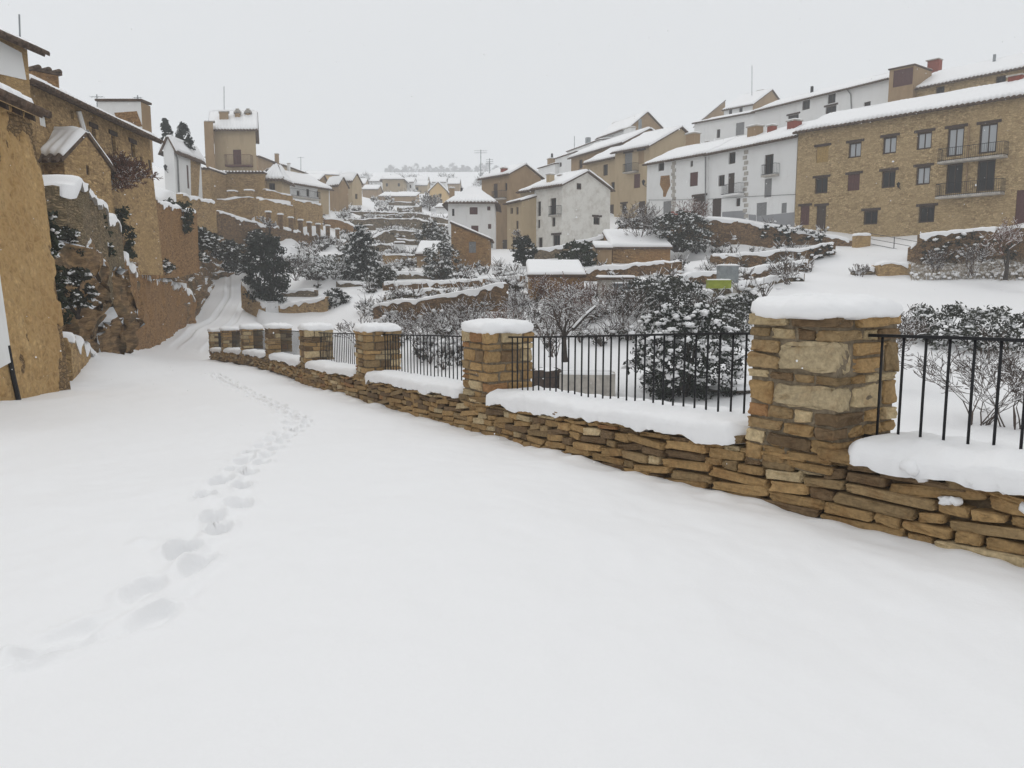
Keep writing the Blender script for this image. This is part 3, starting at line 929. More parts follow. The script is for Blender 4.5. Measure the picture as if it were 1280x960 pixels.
def wall_lamp(h, fc, px, py, label, size=.5):
    p, nn, uu = face_point(h, fc, px, py); n3 = np.array([*nn, 0])
    t = thing('wall_lamp', label, 'wall lamp', p, 'wall lanterns')
    b = MB(); s = size
    b.tube([p + (0, 0, -.35 * s), p + n3 * .5 * s + (0, 0, -.2 * s), p + n3 * .9 * s + (0, 0, -.1 * s)], .03 * s + .012, 5)
    b.tube([p + (0, 0, .1 * s), p + n3 * .9 * s + (0, 0, -.1 * s)], .02 * s + .01, 5); b.build('bracket', M['iron'], t)
    c = p + n3 * .9 * s
    for nm, zz, r0, r1, m in (('lantern_glass', (0, .5), .16, .28, 'glass'), ('lantern_roof', (.5, .8), .34, .05, 'iron'), ('lantern_base', (-.12, 0), .08, .18, 'iron')):
        q = MB(); q.tube([c + (0, 0, zz[0] * s), c + (0, 0, zz[1] * s)], [r0 * s, r1 * s], 6); q.build(nm, M[m], t)
    return t


def antenna(px, py0, py1, d, label, bars=3, w=.9):
    p = at(px, py1, d); q = at(px, py0, d); H = q[2] - p[2]
    t = thing('tv_antenna', label, 'antenna', p, 'aerials on the roofs')
    b = MB(); b.tube([p - (0, 0, .6), q], .025 + d * .0002, 4); b.build('mast', M['zinc'], t)
    if bars:
        c = MB()
        for k in range(bars):
            z = q - (0, 0, .15 + k * .25); c.tube([z - (w / 2, 0, 0), z + (w / 2, 0, 0)], .011 + d * .0001, 4)
            for j in range(5): c.tube([z + (w * (j / 4 - .5), -.2, 0), z + (w * (j / 4 - .5), .2, 0)], .01, 3)
        c.build('aerial', M['zinc'], t)
    return t


# ------------------------------------------------------------------ plants
def leaf_cloud(mb, centers, rad, n, size, r):
    V = []; 
    for c in centers:
        for _ in range(n):
            g = np.array([r.gauss(0, 1) for _ in range(3)]); g = g / (np.linalg.norm(g) + 1e-6) * rad * r.random() ** .5
            p = c + g * np.array([1, 1, .75])
            a = np.array([r.gauss(0, 1) for _ in range(3)]); a /= np.linalg.norm(a)
            b = np.cross(a, [r.gauss(0, 1) for _ in range(3)]); b /= np.linalg.norm(b) + 1e-6
            s = size * r.uniform(.6, 1.4)
            V += [p - a * s, p - b * s * .45, p + a * s, p + b * s * .45]
    mb.add(V, [(i, i + 1, i + 2, i + 3) for i in range(0, len(V), 4)])


def shrub(name, label, base, w, hgt, leafmat='leaf', clumps=70, leaves=26, leafs=.09, snow=.6, stems=10, shape='round', group=None, seed=1, cat='shrub', depthf=1.0, snow_size=1.0, twigmat='bark', snowlow=.0):
    """a leafy shrub: stems, leaf clumps spread through an uneven crown, snow lying on the clumps that face up"""
    r = random.Random(seed); base = np.asarray(base, float)
    t = thing(name, label, cat, base, group)
    cs = []
    for i in range(clumps):
        for _ in range(30):
            th = r.uniform(0, 6.283); f = r.random() ** .42
            zz = r.random()
            if shape == 'round': prof = math.sqrt(max(0, 1 - (2 * zz * .92 - .85) ** 2)) if zz > .42 else (.72 + .28 * zz / .42)
            elif shape == 'cone': prof = (1 - zz) ** .75 * (1 + .0 * zz) + .06
            elif shape == 'hedge': prof = 1 if zz < .75 else .8
            else: prof = .35 + .65 * math.sin(math.pi * min(1, zz * .8 + .12))
            lob = 1 + .32 * noise.noise((math.cos(th) * 1.3 + seed, math.sin(th) * 1.3, zz * 2.4))
            R = prof * f * lob
            break
        cs.append((np.array([R * math.cos(th) * w / 2, R * math.sin(th) * w / 2 * depthf, zz * hgt * (1 + .12 * noise.noise((th, seed, 2)))]), R / max(prof, .05), zz))
    crad = .9 * (w * w * hgt / clumps) ** (1 / 3) * .62
    lm = MB(); leaf_cloud(lm, [base + c[0] + (0, 0, .06) for c in cs], crad, leaves, leafs, r); lm.build('foliage', M[leafmat], t)
    if stems:
        sm = MB()
        for i in range(stems):
            c = cs[i % len(cs)][0]; mid = base + c * .5 + np.array([r.uniform(-.1, .1) * w, r.uniform(-.1, .1) * w, 0])
            sm.tube([base + np.array([r.uniform(-.08, .08) * w, r.uniform(-.08, .08) * w, -.3]), mid, base + c], [.05 * hgt ** .5, .03 * hgt ** .5, .012], 4)
        sm.build('stem', M[twigmat], t)
    if snow > 0:
        nm = MB()
        for c, f, zz in cs:
            ex = f * .6 + zz * .7
            if r.random() < snow * min(1, ex) and zz > snowlow:
                o_ = np.array([r.uniform(-1, 1) * crad * .5, r.uniform(-1, 1) * crad * .5, crad * r.uniform(.3, .6)])
                dr = np.array([c[0], c[1], 0]) / (np.linalg.norm(c[:2]) + 1e-3)
                for q_ in range(r.randint(4, 8)):
                    s = crad * r.uniform(.14, .42) * snow_size; f_ = r.random()
                    clump(nm, base + c + o_ + dr * crad * (f_ - .3) * .9 + np.array([r.gauss(0, .25) * crad, r.gauss(0, .25) * crad, -f_ * crad * .35 + r.gauss(0, .08) * crad]), s, s * r.uniform(.35, .75), r, 1)
        if nm.n: nm.build('snow_cover', M['snowroof'], t, True, kind='stuff')
    return t


def bare_tree(name, label, base, hgt, spread=.6, seed=1, levels=5, trunk_r=.12, mat='twig', snow=.6, group=None, cat='tree', trunks=1, lean=None, trunk_h=.25, kids=(3, 4), minr=.008, shrubby=False):
    r = random.Random(seed); base = np.asarray(base, float)
    t = thing(name, label, cat, base, group)
    tm, cm, sm = MB(), MB(), MB()
    def snowon(a, b, ra, rb):
        d = b - a; l = np.linalg.norm(d)
        if l < .05 or abs(d[2]) / l > .8 or r.random() > snow: return
        k = max(ra, .012); off = np.array([0, 0, k * .95])
        sm.tube([a + off, (a + b) / 2 + off * 1.15, b + off], [k * .8, k * 1.0, max(rb, .01) * .9], 4, cap=False)
    def grow(p, d, ln, rad, lv):
        segs = 3; pts = [p]; rs = [rad]
        for i in range(segs):
            d = d + np.array([r.gauss(0, .16), r.gauss(0, .16), r.gauss(.03, .12)]); d /= np.linalg.norm(d)
            pts.append(pts[-1] + d * ln / segs); rs.append(max(minr, rad * (1 - .4 * (i + 1) / segs)))
        (tm if lv <= 1 and not shrubby else cm).tube(pts, rs, 6 if lv == 0 else (4 if lv < 3 else 3), cap=False)
        for i in range(segs): snowon(pts[i], pts[i + 1], rs[i], rs[i + 1])
        if lv >= levels: return
        for k in range(r.randint(*kids)):
            q = pts[-1] if k < 2 else pts[r.randint(1, segs)]
            e = d + np.array([r.gauss(0, spread), r.gauss(0, spread), r.gauss(.08, spread * .6)]); e /= np.linalg.norm(e)
            grow(q, e, ln * r.uniform(.55, .85), rs[-1] * .75, lv + 1)
    for k in range(trunks):
        d = np.array([0, 0, 1.0]) if trunks == 1 else np.array([r.gauss(0, .45), r.gauss(0, .45), 1.0])
        if lean is not None: d = d + np.asarray(lean)
        d /= np.linalg.norm(d)
        grow(base + np.array([r.gauss(0, .12) * (trunks > 1), r.gauss(0, .12) * (trunks > 1), -.2]), d, hgt * (trunk_h if trunks == 1 else .38), trunk_r, 0)
    if tm.n: tm.build('trunk', M['bark'], t)
    if cm.n: cm.build('stems' if shrubby else 'crown', M[mat], t)
    if sm.n: sm.build('snow_cover', M['snowroof'], t, True, kind='stuff')
    return t
# ------------------------------------------------------------------ the parapet wall along the road
PIL = np.array([(9.6, -2.7), (5.9, 1.8), (2.414, 6.19), (-.21, 11.42), (-2.74, 16.3), (-5.2, 21.2), (-7.6, 26.0), (-10.1, 31.0), (-12.5, 35.5), (-14.6, 39.6)])
_t = []; 
for i in range(len(PIL)):
    v = PIL[max(i - 1, 0)] - PIL[min(i + 1, len(PIL) - 1)]
    _t.append(v / np.linalg.norm(v))
PT_ = np.array(_t)                      # along the wall, towards the camera side
PT_[2] = (.565, -.825); PT_[3] = (.54, -.84)
PN = np.stack([PT_[:, 1], -PT_[:, 0]], -1)   # towards the road


def wall_line(step):
    """points on the wall's centre line, near end first, with the road-side normal"""
    pts = []
    for i in range(len(PIL) - 1):
        p0 = PIL[max(i - 1, 0)]; p1 = PIL[i]; p2 = PIL[i + 1]; p3 = PIL[min(i + 2, len(PIL) - 1)]
        for t in np.linspace(0, 1, 40, endpoint=False):
            pts.append(.5 * ((2 * p1) + (-p0 + p2) * t + (2 * p0 - 5 * p1 + 4 * p2 - p3) * t * t + (-p0 + 3 * p1 - 3 * p2 + p3) * t ** 3))
    pts.append(PIL[-1]); pts = np.array(pts)
    s = np.r_[0, np.cumsum(np.linalg.norm(np.diff(pts, axis=0), axis=1))]
    n = int(s[-1] / step); ss = np.linspace(0, s[-1], n)
    P = np.stack([np.interp(ss, s, pts[:, 0]), np.interp(ss, s, pts[:, 1])], -1)
    T = np.gradient(P, axis=0); T /= np.linalg.norm(T, axis=1)[:, None]     # away from camera
    Nn = np.stack([-T[:, 1], T[:, 0]], -1)                                   # road side
    return ss, P, T, Nn


WS, WP, WT, WN = wall_line(.05)
HW = .392                                # half thickness


def wall_at(s):
    return (np.array([np.interp(s, WS, WP[:, 0]), np.interp(s, WS, WP[:, 1])]), np.array([np.interp(s, WS, WT[:, 0]), np.interp(s, WS, WT[:, 1])]),
            np.array([np.interp(s, WS, WN[:, 0]), np.interp(s, WS, WN[:, 1])]))


def wall_x(y):
    return np.interp(y, WP[:, 1], WP[:, 0])


WALLH = .47
PS = [WS[np.argmin(((WP - p) ** 2).sum(1))] for p in PIL]

wt = thing('roadside_wall', 'long low dry-stone wall with snow along its top edging the snowy road', 'wall', (-.2, 11.4, float(zroad(11.4))))
core = MB(); prof = []
for i in range(0, len(WS), 8):
    p, n = WP[i], WN[i]; z = float(zroad(p[1])); zt = z + WALLH - .02
    prof += [(*(p + n * (HW - .10)), z - .6), (*(p + n * (HW - .10)), zt), (*(p - n * HW), zt), (*(p - n * HW), z - 4.0)]
k = len(prof) // 4
core.add(prof, grid_faces(4, k) + [(0, 1, 2, 3), tuple((k - 1) * 4 + j for j in (3, 2, 1, 0))])
core.build('wall_core', M['wallcore'], wt)
sb = MB(); r = random.Random(5)
courses = [0]
s_end = WS[-1]
zc = -.14; rows = []
while zc < WALLH - .03:
    hgt = r.uniform(.045, .088)
    if zc + hgt > WALLH - .03: hgt = WALLH - zc
    rows.append((zc, hgt)); zc += hgt
for (z0, hgt) in rows:
    s = 1.5
    top = z0 + hgt > WALLH - .02
    while s < s_end:
        p, t, n = wall_at(s); near = p[1] < 13
        ln = (r.uniform(.16, .34) if r.random() < .5 else r.uniform(.34, .66)) * (1.15 if not near else 1) * (1.2 if top else 1)
        p, t, n = wall_at(s + ln / 2)
        z = float(zroad(p[1]))
        wob = .035 * float(vn(s * .45, z0 * 3, 3)) + .02 * float(vn(s * 1.3, z0 * 9, 4))
        zz = z + z0 + hgt / 2 + wob * (0 if top else 1)
        dep = .10
        sl = (float(zroad(p[1] + .5)) - float(zroad(p[1] - .5)))
        out = HW - dep + r.uniform(-.026, .016)
        hh = hgt / 2 * r.uniform(.9, 1.12)
        tilt = r.gauss(0, .06) - .04
        ax = np.array([*t, sl * abs(t[1]) + tilt]) * (ln / 2 - .004)
        c = np.array([*(p + n * out), zz])
        col_ = stone_colour(r, .08) * (.78 if top else 1.0)
        if p[1] < 22 or z0 > .0:
            stone(sb, c, ax, np.array([*n, 0]) * dep, (0, 0, hh - .003), r, col_, 7 if p[1] < 9 else (5 if near else 3) if p[1] < 22 else 2, .06, .15 if near else .1)
        s += ln
sb.build('stonework', M['stone'], wt, False)

cols = ['nearest and largest stone pillar of the roadside wall, with a thick snow cap', 'second nearest stone pillar of the roadside wall, beside the long iron railing',
        'third stone pillar of the roadside wall counted from the nearest', 'fourth stone pillar of the roadside wall counted from the nearest',
        'fifth stone pillar of the roadside wall counted from the nearest', 'sixth stone pillar of the roadside wall, third from its far end',
        'stone pillar of the roadside wall next to its far end', 'smallest farthest stone pillar where the roadside wall ends']
PH = 1.36
for i in range(2, len(PIL)):
    c2, t2, n2 = PIL[i], PT_[i], PN[i]
    z = float(zroad(c2[1] - .4)); s_ = .40 if i == 2 else .375
    if i == 2: z = .0
    hgt = PH + (.05 if i == 2 else 0)
    t = thing('stone_pillar', cols[i - 2], 'pillar', (*c2, z), 'stone pillars of the roadside wall')
    r = random.Random(40 + i)
    u3, n3 = np.array([*t2, 0]), np.array([*n2, 0])
    mb = MB(); mb.obox((*c2, z + hgt / 2 + .11), u3 * (s_ - .03), n3 * (s_ - .03), (0, 0, hgt / 2 - .13)); mb.build('mortar_core', M['mortar'], t)
    sb = MB(); zz = .25; k = 0; res = 7 if i == 2 else 5 if i == 3 else 3
    spec = None
    while zz < hgt - .02:
        hh = r.uniform(.085, .15) if i > 2 else [.14, .11, .10, .11, .19, .075, .24, .095, .12][min(k, 8)]
        if r.random() < .25 and i > 2 and True: hh = r.uniform(.15, .2)
        if zz + hh > hgt - .07: hh = hgt - zz
        last = zz + hh >= hgt - .001
        oh = .02 if last else 0.
        for face in range(4):
            fu = (u3, n3, -u3, -n3)[face]; fn = (n3, -u3, -n3, u3)[face]
            # stones along this face; corner stones alternate which face they lie along
            lo = -s_ if (k + face) % 2 == 0 else -s_ + .2; hi = s_ - .2 if (k + face) % 2 == 1 else s_
            hi = s_ if (k + face) % 2 == 0 else s_ - .2
            a = lo
            while a < hi - .02:
                ln = r.uniform(.16, .42)
                if i == 2 and face == 0 and k in (4, 6): ln = (.25 if k == 4 else .29) if a < lo + .01 else 1.0
                if i == 2 and face == 0 and k in (4, 6) and a > lo + .01: ln = hi - a
                if hi - a - ln < .12: ln = hi - a
                col_ = stone_colour(r, .22)
                if i == 2 and face == 0 and k in (4, 6) and a > lo + .01: col_ = np.array([.48, .385, .24]) * r.uniform(.95, 1.05)
                d_ = .10
                split = r.random() < .2 and hh > .12 and not (i == 2 and face == 0 and k in (4, 6) and a > lo + .01)
                parts = [(zz + hh / 2, hh / 2)] if not split else [(zz + hh * .27, hh * .27), (zz + hh * .77, hh * .23)]
                for (zm, hz) in parts:
                    cc = np.array([*c2, z + zm]) + fu * (a + ln / 2) + fn * (s_ - d_ + r.uniform(-.012, .014) + oh)
                    stone(sb, cc, fu * (ln / 2 - .009), fn * d_, (0, 0, hz - .008), r, col_ * r.uniform(.9, 1.1), res, .07, .30 if (i == 2 and face == 0 and k in (4, 6) and ln > .4) else .17)
                a += ln
        zz += hh; k += 1
    sb.build('stonework', M['stone'], t, False)
    sn = MB(); snow_pad(sn, (*c2, z + hgt - .01), u3 * (s_ + .05), n3 * (s_ + .05), .135 + .025 * (i % 2), .04, 16, i * 3.1, 4.2)
    sn.build('snow_cap', M['snow'], t, True)

# the snow lying on the wall between the pillars, and the railings
snow_b = MB()
raill = ['black iron railing at the right edge of the frame, beyond the largest pillar', 'long black iron railing between the nearest and second pillar',
         'black iron railing between the second and third pillar', 'black iron railing between the third and fourth pillar', 'black iron railing between the fourth and fifth pillar',
         'black iron railing between the fifth and sixth pillar', 'black iron railing between the sixth and seventh pillar', 'short black iron railing between the two farthest pillars']
for i in range(1, len(PIL) - 1):
    a = PS[i] + (.40 if i > 1 else -1.5); b = PS[i + 1] - .39
    P3, S3 = [], []
    for s in np.linspace(a, b, 24):
        p, t, n = wall_at(s); z = float(zroad(p[1])) + WALLH
        P3.append((*(p + n * .0), z - .005)); S3.append((*n, 0))
    snow_strip(snow_b, P3, S3, HW + .045, .13, .05, .06, 17, i, .03 if i < 4 else .1)
    if i == 1:                          # snow that slid over the edge near the frame's right side
        for (s, dz, sz) in ((PS[2] - .95, -.02, .08), (PS[2] - 1.02, -.08, .05), (PS[2] - 1.3, -.03, .07), (PS[2] - 1.62, -.15, .055), (PS[2] - 1.22, -.19, .04), (PS[2] - 1.17, -.20, .045), (PS[2] - 1.5, -.05, .06)):
            p, t, n = wall_at(s); clump(snow_b, (*(p + n * (HW - .01)), float(zroad(p[1])) + WALLH + dz), sz, sz * .7, r, 2)
    t = thing('iron_railing', raill[i - 1], 'railing', (*wall_at((a + b) / 2)[0], float(zroad(wall_at((a + b) / 2)[0][1])) + WALLH), 'iron railings of the roadside wall')
    mb = MB(); ln = b - a; k = int(ln / .158)
    zt = 1.29
    pts = []
    for s in np.linspace(a - .02, b + .02, 12):
        p, tt, n = wall_at(s); pts.append((*p, float(zroad(p[1])) + zt))
    for q in range(11):
        u = np.array(pts[q + 1]) - np.array(pts[q]); c = (np.array(pts[q + 1]) + np.array(pts[q])) / 2
        uh = u / np.linalg.norm(u); nn = np.array([-uh[1], uh[0], 0]); nn /= np.linalg.norm(nn)
        mb.obox(c, u / 2 * 1.002, nn * .02, np.cross(nn, uh) * .011)
    mb.build('top_rail', M['iron'], t)
    mb = MB(); pts2 = [np.array(q) - (0, 0, 1.29 - WALLH - .075) for q in pts]; mb.tube(pts2, .012, 6); mb.build('bottom_rail', M['iron'], t)
    bar = None
    for j in range(k):
        s = a + (j + .5) * ln / k; p, tt, n = wall_at(s); z = float(zroad(p[1]))
        if bar is None:
            bm_ = MB(); bm_.tube([WLOC[t.name] + (0, 0, .05), WLOC[t.name] + (0, 0, zt - WALLH - .005)], .0100, 8)
            bar = bm_.build('bar', M['iron'], t, True); o = bar
        else:
            o = bar.copy(); COL.objects.link(o); o.parent = t
        o.location = (p[0] - WLOC[t.name][0], p[1] - WLOC[t.name][1], z + WALLH - WLOC[t.name][2])
snow_b.build('snow_cap', M['snow'], wt, True)
# ------------------------------------------------------------------ houses on the left
hA = house('ochre_house', 'tall ochre earth-rendered house at the left edge beside the road', None, None, 7, (-.35, -.95), 'coarse', 'along', 1.6, .22, .05, .2,
           off=(-1, -.125), axy=(-9.05, 9.5), bxy=(-10.1, 18.2), ze=5.3, beams=True, ctrl_on=False)
face_patch(hA, 'front', [(-60, 262), (2, 268), (7, 350), (14, 452), (-20, 470), (-60, 480)], 'white', 'white_render_panel', .11)
face_pipe(hA, 'front', [(11, 432), (15, 470), (20, 502)], 'drainpipe', .045, 'iron')
_p, _q = hA.faces['front']; _l = np.linalg.norm(_q - _p); _u = (_q - _p) / _l; _n = np.array([1.0, .125]); _n -= _u * (_n @ _u); _n /= np.linalg.norm(_n)
S_, Z_ = np.meshgrid(np.linspace(_l * .30, _l + .02, 210), np.linspace(hA.z0 + .6, hA.ze - .03, 210))
_f = fbm(S_ * .9, Z_ * .6, 201, 6) + .45 * fbm(S_ * 3.1, Z_ * 2.2, 205, 4) + .32 * np.clip((Z_ - hA.z0 - 1.2) / 2.0, -.9, .35) - .42 * np.exp(-((_l - S_) / .28) ** 2) * (.6 + 1.4 * vn(Z_ * 2.1, Z_ * 0, 207))
_o = -.035 + .075 * np.clip((_f + .22) / .14, 0, 1) + .028 * fbm(S_ * 2.4, Z_ * 2.4, 211, 5)
grid_object('render_coat', _p[0] + _u[0] * S_ + _n[0] * _o, _p[1] + _u[1] * S_ + _n[1] * _o, Z_, M['ochrep'], True, None, hA.t)
lean(hA, -.075)
hB = house('stone_house', 'high stone house with white-rendered top storey above the ochre house', (-40, 30, 24), (34, 62), 6, (200, 200), 'ochre', 'along', 1.4, .5, .15, .1, ctrl_on=False)
face_patch(hB, 'front', [(-30, 36), (26, 66), (32, 100), (-30, 86)], 'white', 'white_render_panel', .03)
antenna(24, 18, 48, 26.5, 'thin crooked TV aerial above the house at the upper left corner', 0)
hC = house('long_stone_house', 'long stone house with dark tiled eave stretching along the left slope', (33, 99, 30), (194, 175), 8, (300, 262), 'ochre', 'along', 1.65, .6, .05, .16,
           ops=[('front', 57, 143, 67, 160, 'white', 'l'), ('front', 96, 137, 101, 150, 'win'), ('front', 122, 159, 128, 181, 'win', 'l'), ('front', 146, 168, 152, 190, 'win', 'l'),
                ('front', 170, 178, 176, 198, 'win', 'l'), ('front', 181, 195, 185, 207, 'door'), ('front', 191, 199, 195, 213, 'door'), ('front', 116, 150, 119, 158, 'stonefill')], tmat='tile')
face_pipe(hC, 'front', [(104, 139), (109, 160), (110, 185)], 'drainpipe', .1, 'white')
lean(hC, -.05)
house('brick_house', 'small reddish brick block rising behind the long stone house', (40, 88, 38), (73, 93, 39), 4, (125, 125), 'red', 'flat', .3, .15, .1, .0)
hW = house('white_house', 'white gabled house behind the long stone house roof', (122, 127, 52), (176, 127, 52), 7, (175, 175), 'white', 'flat', .3, .15, .1, .05, mats={'right': 'tan2'}, tiles=False, cpx=('right', 188))
face_patch(hW, 'front', [(143, 141), (171, 139), (178, 158), (150, 160)], 'red', 'bare_stone_patch')
antenna(121, 118, 130, 53, 'TV aerial at the left end of the white gabled house', 1, .8)
antenna(172, 119, 130, 53, 'TV aerial at the right end of the white gabled house', 2, .5)
hD = house('small_stone_house', 'small stone gabled house with a thick snowy roof above the rock bank', (80, 199, 31), (138, 211), 3.6, (345, 345), 'ochre', 'across', 1.1, .2, .08, .2,
           ops=[('front', 93, 198, 97, 212, 'door'), ('front', 107, 199, 112, 219, 'door')])
hF = house('white_house', 'narrow white house with lantern and drainpipe left of the tower', (204, 186, 78), (217, 185, 78), 6, (246, 246), 'white', 'across', 1.0, .5, .2, .18, cpx=('right', 251),
           ops=[('right', 233, 206, 237, 236, 'red'), ('right', 222, 212, 224, 222, 'win')])
face_patch(hF, 'right', [(238, 199), (250, 204), (248, 245), (239, 245)], 'ochre', 'bare_stone_patch')
face_pipe(hF, 'right', [(219, 193), (221, 200), (223, 245)], 'drainpipe', .07)
wall_lamp(hF, 'front', 210, 213, 'black lantern on the narrow white house left of the tower', .6)
house('stone_building', 'low stone building between the white house and the tower', (246, 212, 89), (262, 213, 89), 5, (240, 240), 'ochre', 'flat', .3, .1, .1, .18)
hT = house('tower_house', 'tan tower-like house with wooden balcony and three rooftop chimneys', (267, 161, 100), (319, 161, 100), 8, (215, 215), 'tan', 'along', 2.6, .7, .5, .22, off=(-.34, 1),
           ops=[('front', 291, 187, 302, 206, 'red')])
balcony(hT, 281, 313, 207, 'front', 1.0, 1.3, 'woodred', .0, .16, 'woodred')
chimney(hT, 262, 153, 216, 11, 'tan2', 99.2, 'cap', None, .5, .0)
chimney(hT, 280, 141, 152, 11, 'tan2', None, 'cap')
chimney(hT, 297, 142, 153, 6, 'tan2', None, 'pagoda', None, 1, .0)
chimney(hT, 310, 142, 153, 6, 'tan2', None, 'pagoda', None, 1, .0)
antenna(280, 108, 142, 105, 'very thin tall aerial on the tower house', 0)
hP = house('stone_building', 'broad windowless stone building directly below the tower house', (258, 217, 95), (330, 215, 95), 5, (252, 252), 'ochre', 'flat', .3, .15, .1, .2)
house('tan_annex', 'tan annex with snowy hipped roof right of the tower base', (331, 222, 96), (352, 222, 96), 7, (244, 244), 'tan', 'hip', 1.6, .6, .1, .22, cpx=('right', 362),
      ops=[('front', 336, 229, 344, 238, 'win')])
hV = house('white_house', 'white house with long balcony and snowy roof right of the tower', (363, 229, 104), (412, 237), 7, (262, 270), 'white', 'along', 1.8, .5, .2, .22,
           ops=[('front', 383, 236, 387, 246, 'win'), ('front', 371, 238, 375, 247, 'win'), ('front', 396, 238, 400, 247, 'win'), ('front', 404, 248, 408, 255, 'win'), ('front', 403, 262, 407, 270, 'win')])
face_patch(hV, 'front', [(397, 236), (411, 238), (411, 268), (400, 268)], 'tan', 'tan_render_panel', .015)
balcony(hV, 366, 401, 250, 'front', 1.0, 1.0, 'concrete', .08)
house('brown_house', 'blank brown house next to the white house with long balcony', (408, 233, 120), (423, 231, 119), 7, (264, 264), 'tan2', 'along', 1.2, .2, .15, .2, cpx=('right', 435))
house('brown_house', 'tall brown gabled house at the end of the left row', (421, 228, 130), (440, 226, 129), 7, (256, 256), 'tan', 'along', 1.3, .2, .15, .2, cpx=('right', 452),
      ops=[('right', 444, 242, 447, 249, 'win')])
hR = house('brown_house', 'long brown house whose roof edge falls behind the tower', (322, 196, 128), (353, 208), 8, (226, 228), 'tan2', 'along', 1.0, .3, .2, .2)
chimney(hR, 346, 193, 199, 4, 'tan2', 135)
antenna(376, 196, 212, 150, 'thin aerial on the farther brown row right of the tower', 1, 1.2)
hR2 = house('brown_house', 'farther brown house stepping down behind the white balcony house', (353, 207, 140), (392, 221), 8, (236, 240), 'tan', 'along', 1.2, .3, .2, .22)
chimney(hR2, 361, 205, 220, 3, 'white', 139)
house('cream_house', 'cream house with flat snowy roof edge in the far left row', (385, 218, 168), (424, 220, 170), 8, (240, 240), 'yellow', 'along', 1.0, .3, .2, .2, tiles=False)
house('brown_house', 'low brown house with dark roof behind the gabled brown houses', (362, 226, 125), (398, 226, 125), 7, (246, 246), 'tan2', 'along', 1.2, .3, .2, .16)

# ------------------------------------------------------------------ far houses up the valley
house('beige_house', 'far beige house with hipped snowy roof at the head of the valley', (478, 224, 215), (504, 224, 215), 12, (243, 243), 'tan', 'hip', 1.8, .8, .1, .25, tiles=False,
      ops=[('front', 482, 229, 485, 233, 'win'), ('front', 497, 229, 500, 233, 'win')])
house('white_house', 'far white house right of the beige hipped house', (504, 228, 222), (517, 228, 222), 9, (243, 243), 'white', 'along', 1.6, .5, .1, .25, tiles=False, ops=[('front', 506, 231, 509, 235, 'win'), ('front', 512, 231, 514, 235, 'win')])
house('white_house', 'far pale house left of the yellow house', (517, 232, 226), (534, 232, 226), 9, (243, 243), 'tan', 'along', 1.6, .5, .1, .25, tiles=False, ops=[('front', 520, 234, 523, 238, 'win')])
house('stone_barn', 'left one of two low barns with wide snowy roofs in the far valley', (474, 246, 185), (491, 246, 185), 8, (258, 258), 'tan2', 'mono_back', 1.6, .3, .2, .25, tiles=False)
house('stone_barn', 'right one of two low barns with wide snowy roofs in the far valley', (492, 246, 183), (519, 246, 183), 8, (258, 258), 'tan2', 'mono_back', 1.6, .3, .2, .25, tiles=False)
house('yellow_house', 'far yellow gabled house at the head of the valley', (537, 239, 168), (558, 239, 168), 9, (258, 258), 'yellow', 'across', 1.7, .4, .2, .25, tiles=False, ops=[('front', 549, 242, 552, 246, 'win'), ('front', 550, 249, 553, 254, 'win')])
house('white_shed', 'low white shed below the far yellow house', (545, 260, 140), (561, 260, 140), 6, (272, 272), 'white', 'mono_back', 1.0, .3, .2, .25, tiles=False)
house('grey_house', 'far grey house with snowy roof above the brown gables', (453, 237, 205), (472, 237, 205), 8, (249, 249), 'tan2', 'along', 1.3, .4, .2, .25, tiles=False)
for k, (x, y, d, w, m) in enumerate([(520, 226, 262, 14, 'tan'), (541, 228, 255, 16, 'white'), (462, 227, 265, 14, 'white'), (440, 230, 245, 16, 'tan2'), (560, 230, 240, 14, 'tan2')]):
    house('far_house', ['small hazy tan house on the far hillside under the trees', 'small hazy white house on the far hillside above the yellow house', 'small hazy white house left of the beige hipped house',
          'small hazy brown house at the far end of the left row', 'small hazy brown house above the white shed'][k], (x, y, d), (x + w, y, d), 8, (y + 9, y + 9), m, 'along', 1.8, .4, .2, .25, tiles=False)
house('white_hut', 'little white hut among the terraces below the far houses', (492, 305, 88), (504, 305, 88), 1.6, (317, 317), 'white', 'flat', .2, .1, .05, .18, tiles=False)
house('garden_shed', 'tan garden shed with snowy lean-to roof on the middle terraces', (521, 319, 76), (545, 318, 76), 4, (334, 334), 'tan2', 'mono_back', 1.2, .25, .15, .22, tiles=False)

# ------------------------------------------------------------------ centre
hs = house('brown_shed', 'small brown stone shed with sloping top in front of the white house', (564, 300, 69), (612, 299, 69), 5, (343, 338), 'orange', 'fall_right', 1.35, .25, .12, .16, cpx=('left', 551),
           ops=[('front', 586, 302, 595, 316, 'grey')], tiles=False)
h6 = house('white_house', 'white house with hipped snowy roof left of the tall brown house', (560, 253, 91), (618, 253, 91), 9, (312, 312), 'white', 'hip', 2.0, .5, .1, .2,
           ops=[('front', 565, 261, 568, 270, 'win'), ('front', 587, 259, 597, 268, 'red'), ('front', 609, 258, 613, 263, 'red'), ('front', 589, 282, 598, 290, 'red'), ('front', 610, 280, 614, 286, 'red'), ('front', 612, 300, 616, 310, 'grey')])
chimney(h6, 577, 235, 246, 2.5, 'iron', 94, 'pipe')
chimney(h6, 565, 236, 246, 6, 'tan2', 100, 'cap')
h5 = house('brown_house', 'tall brown house with a balcony door behind the white hipped house', (602, 224, 106), (637, 218), 8, (310, 312), 'tan2', 'along', 1.3, .4, .2, .22, cpx=('right', 676),
           ops=[('front', 617, 230, 622, 247, 'door'), ('front', 631, 229, 634, 238, 'win'), ('front', 628, 300, 634, 311, 'door')])
balcony(h5, 614, 627, 248, 'front', .8, 1.0, 'concrete', .06)
chimney(h5, 630, 211, 216, 6, 'brick', 103)
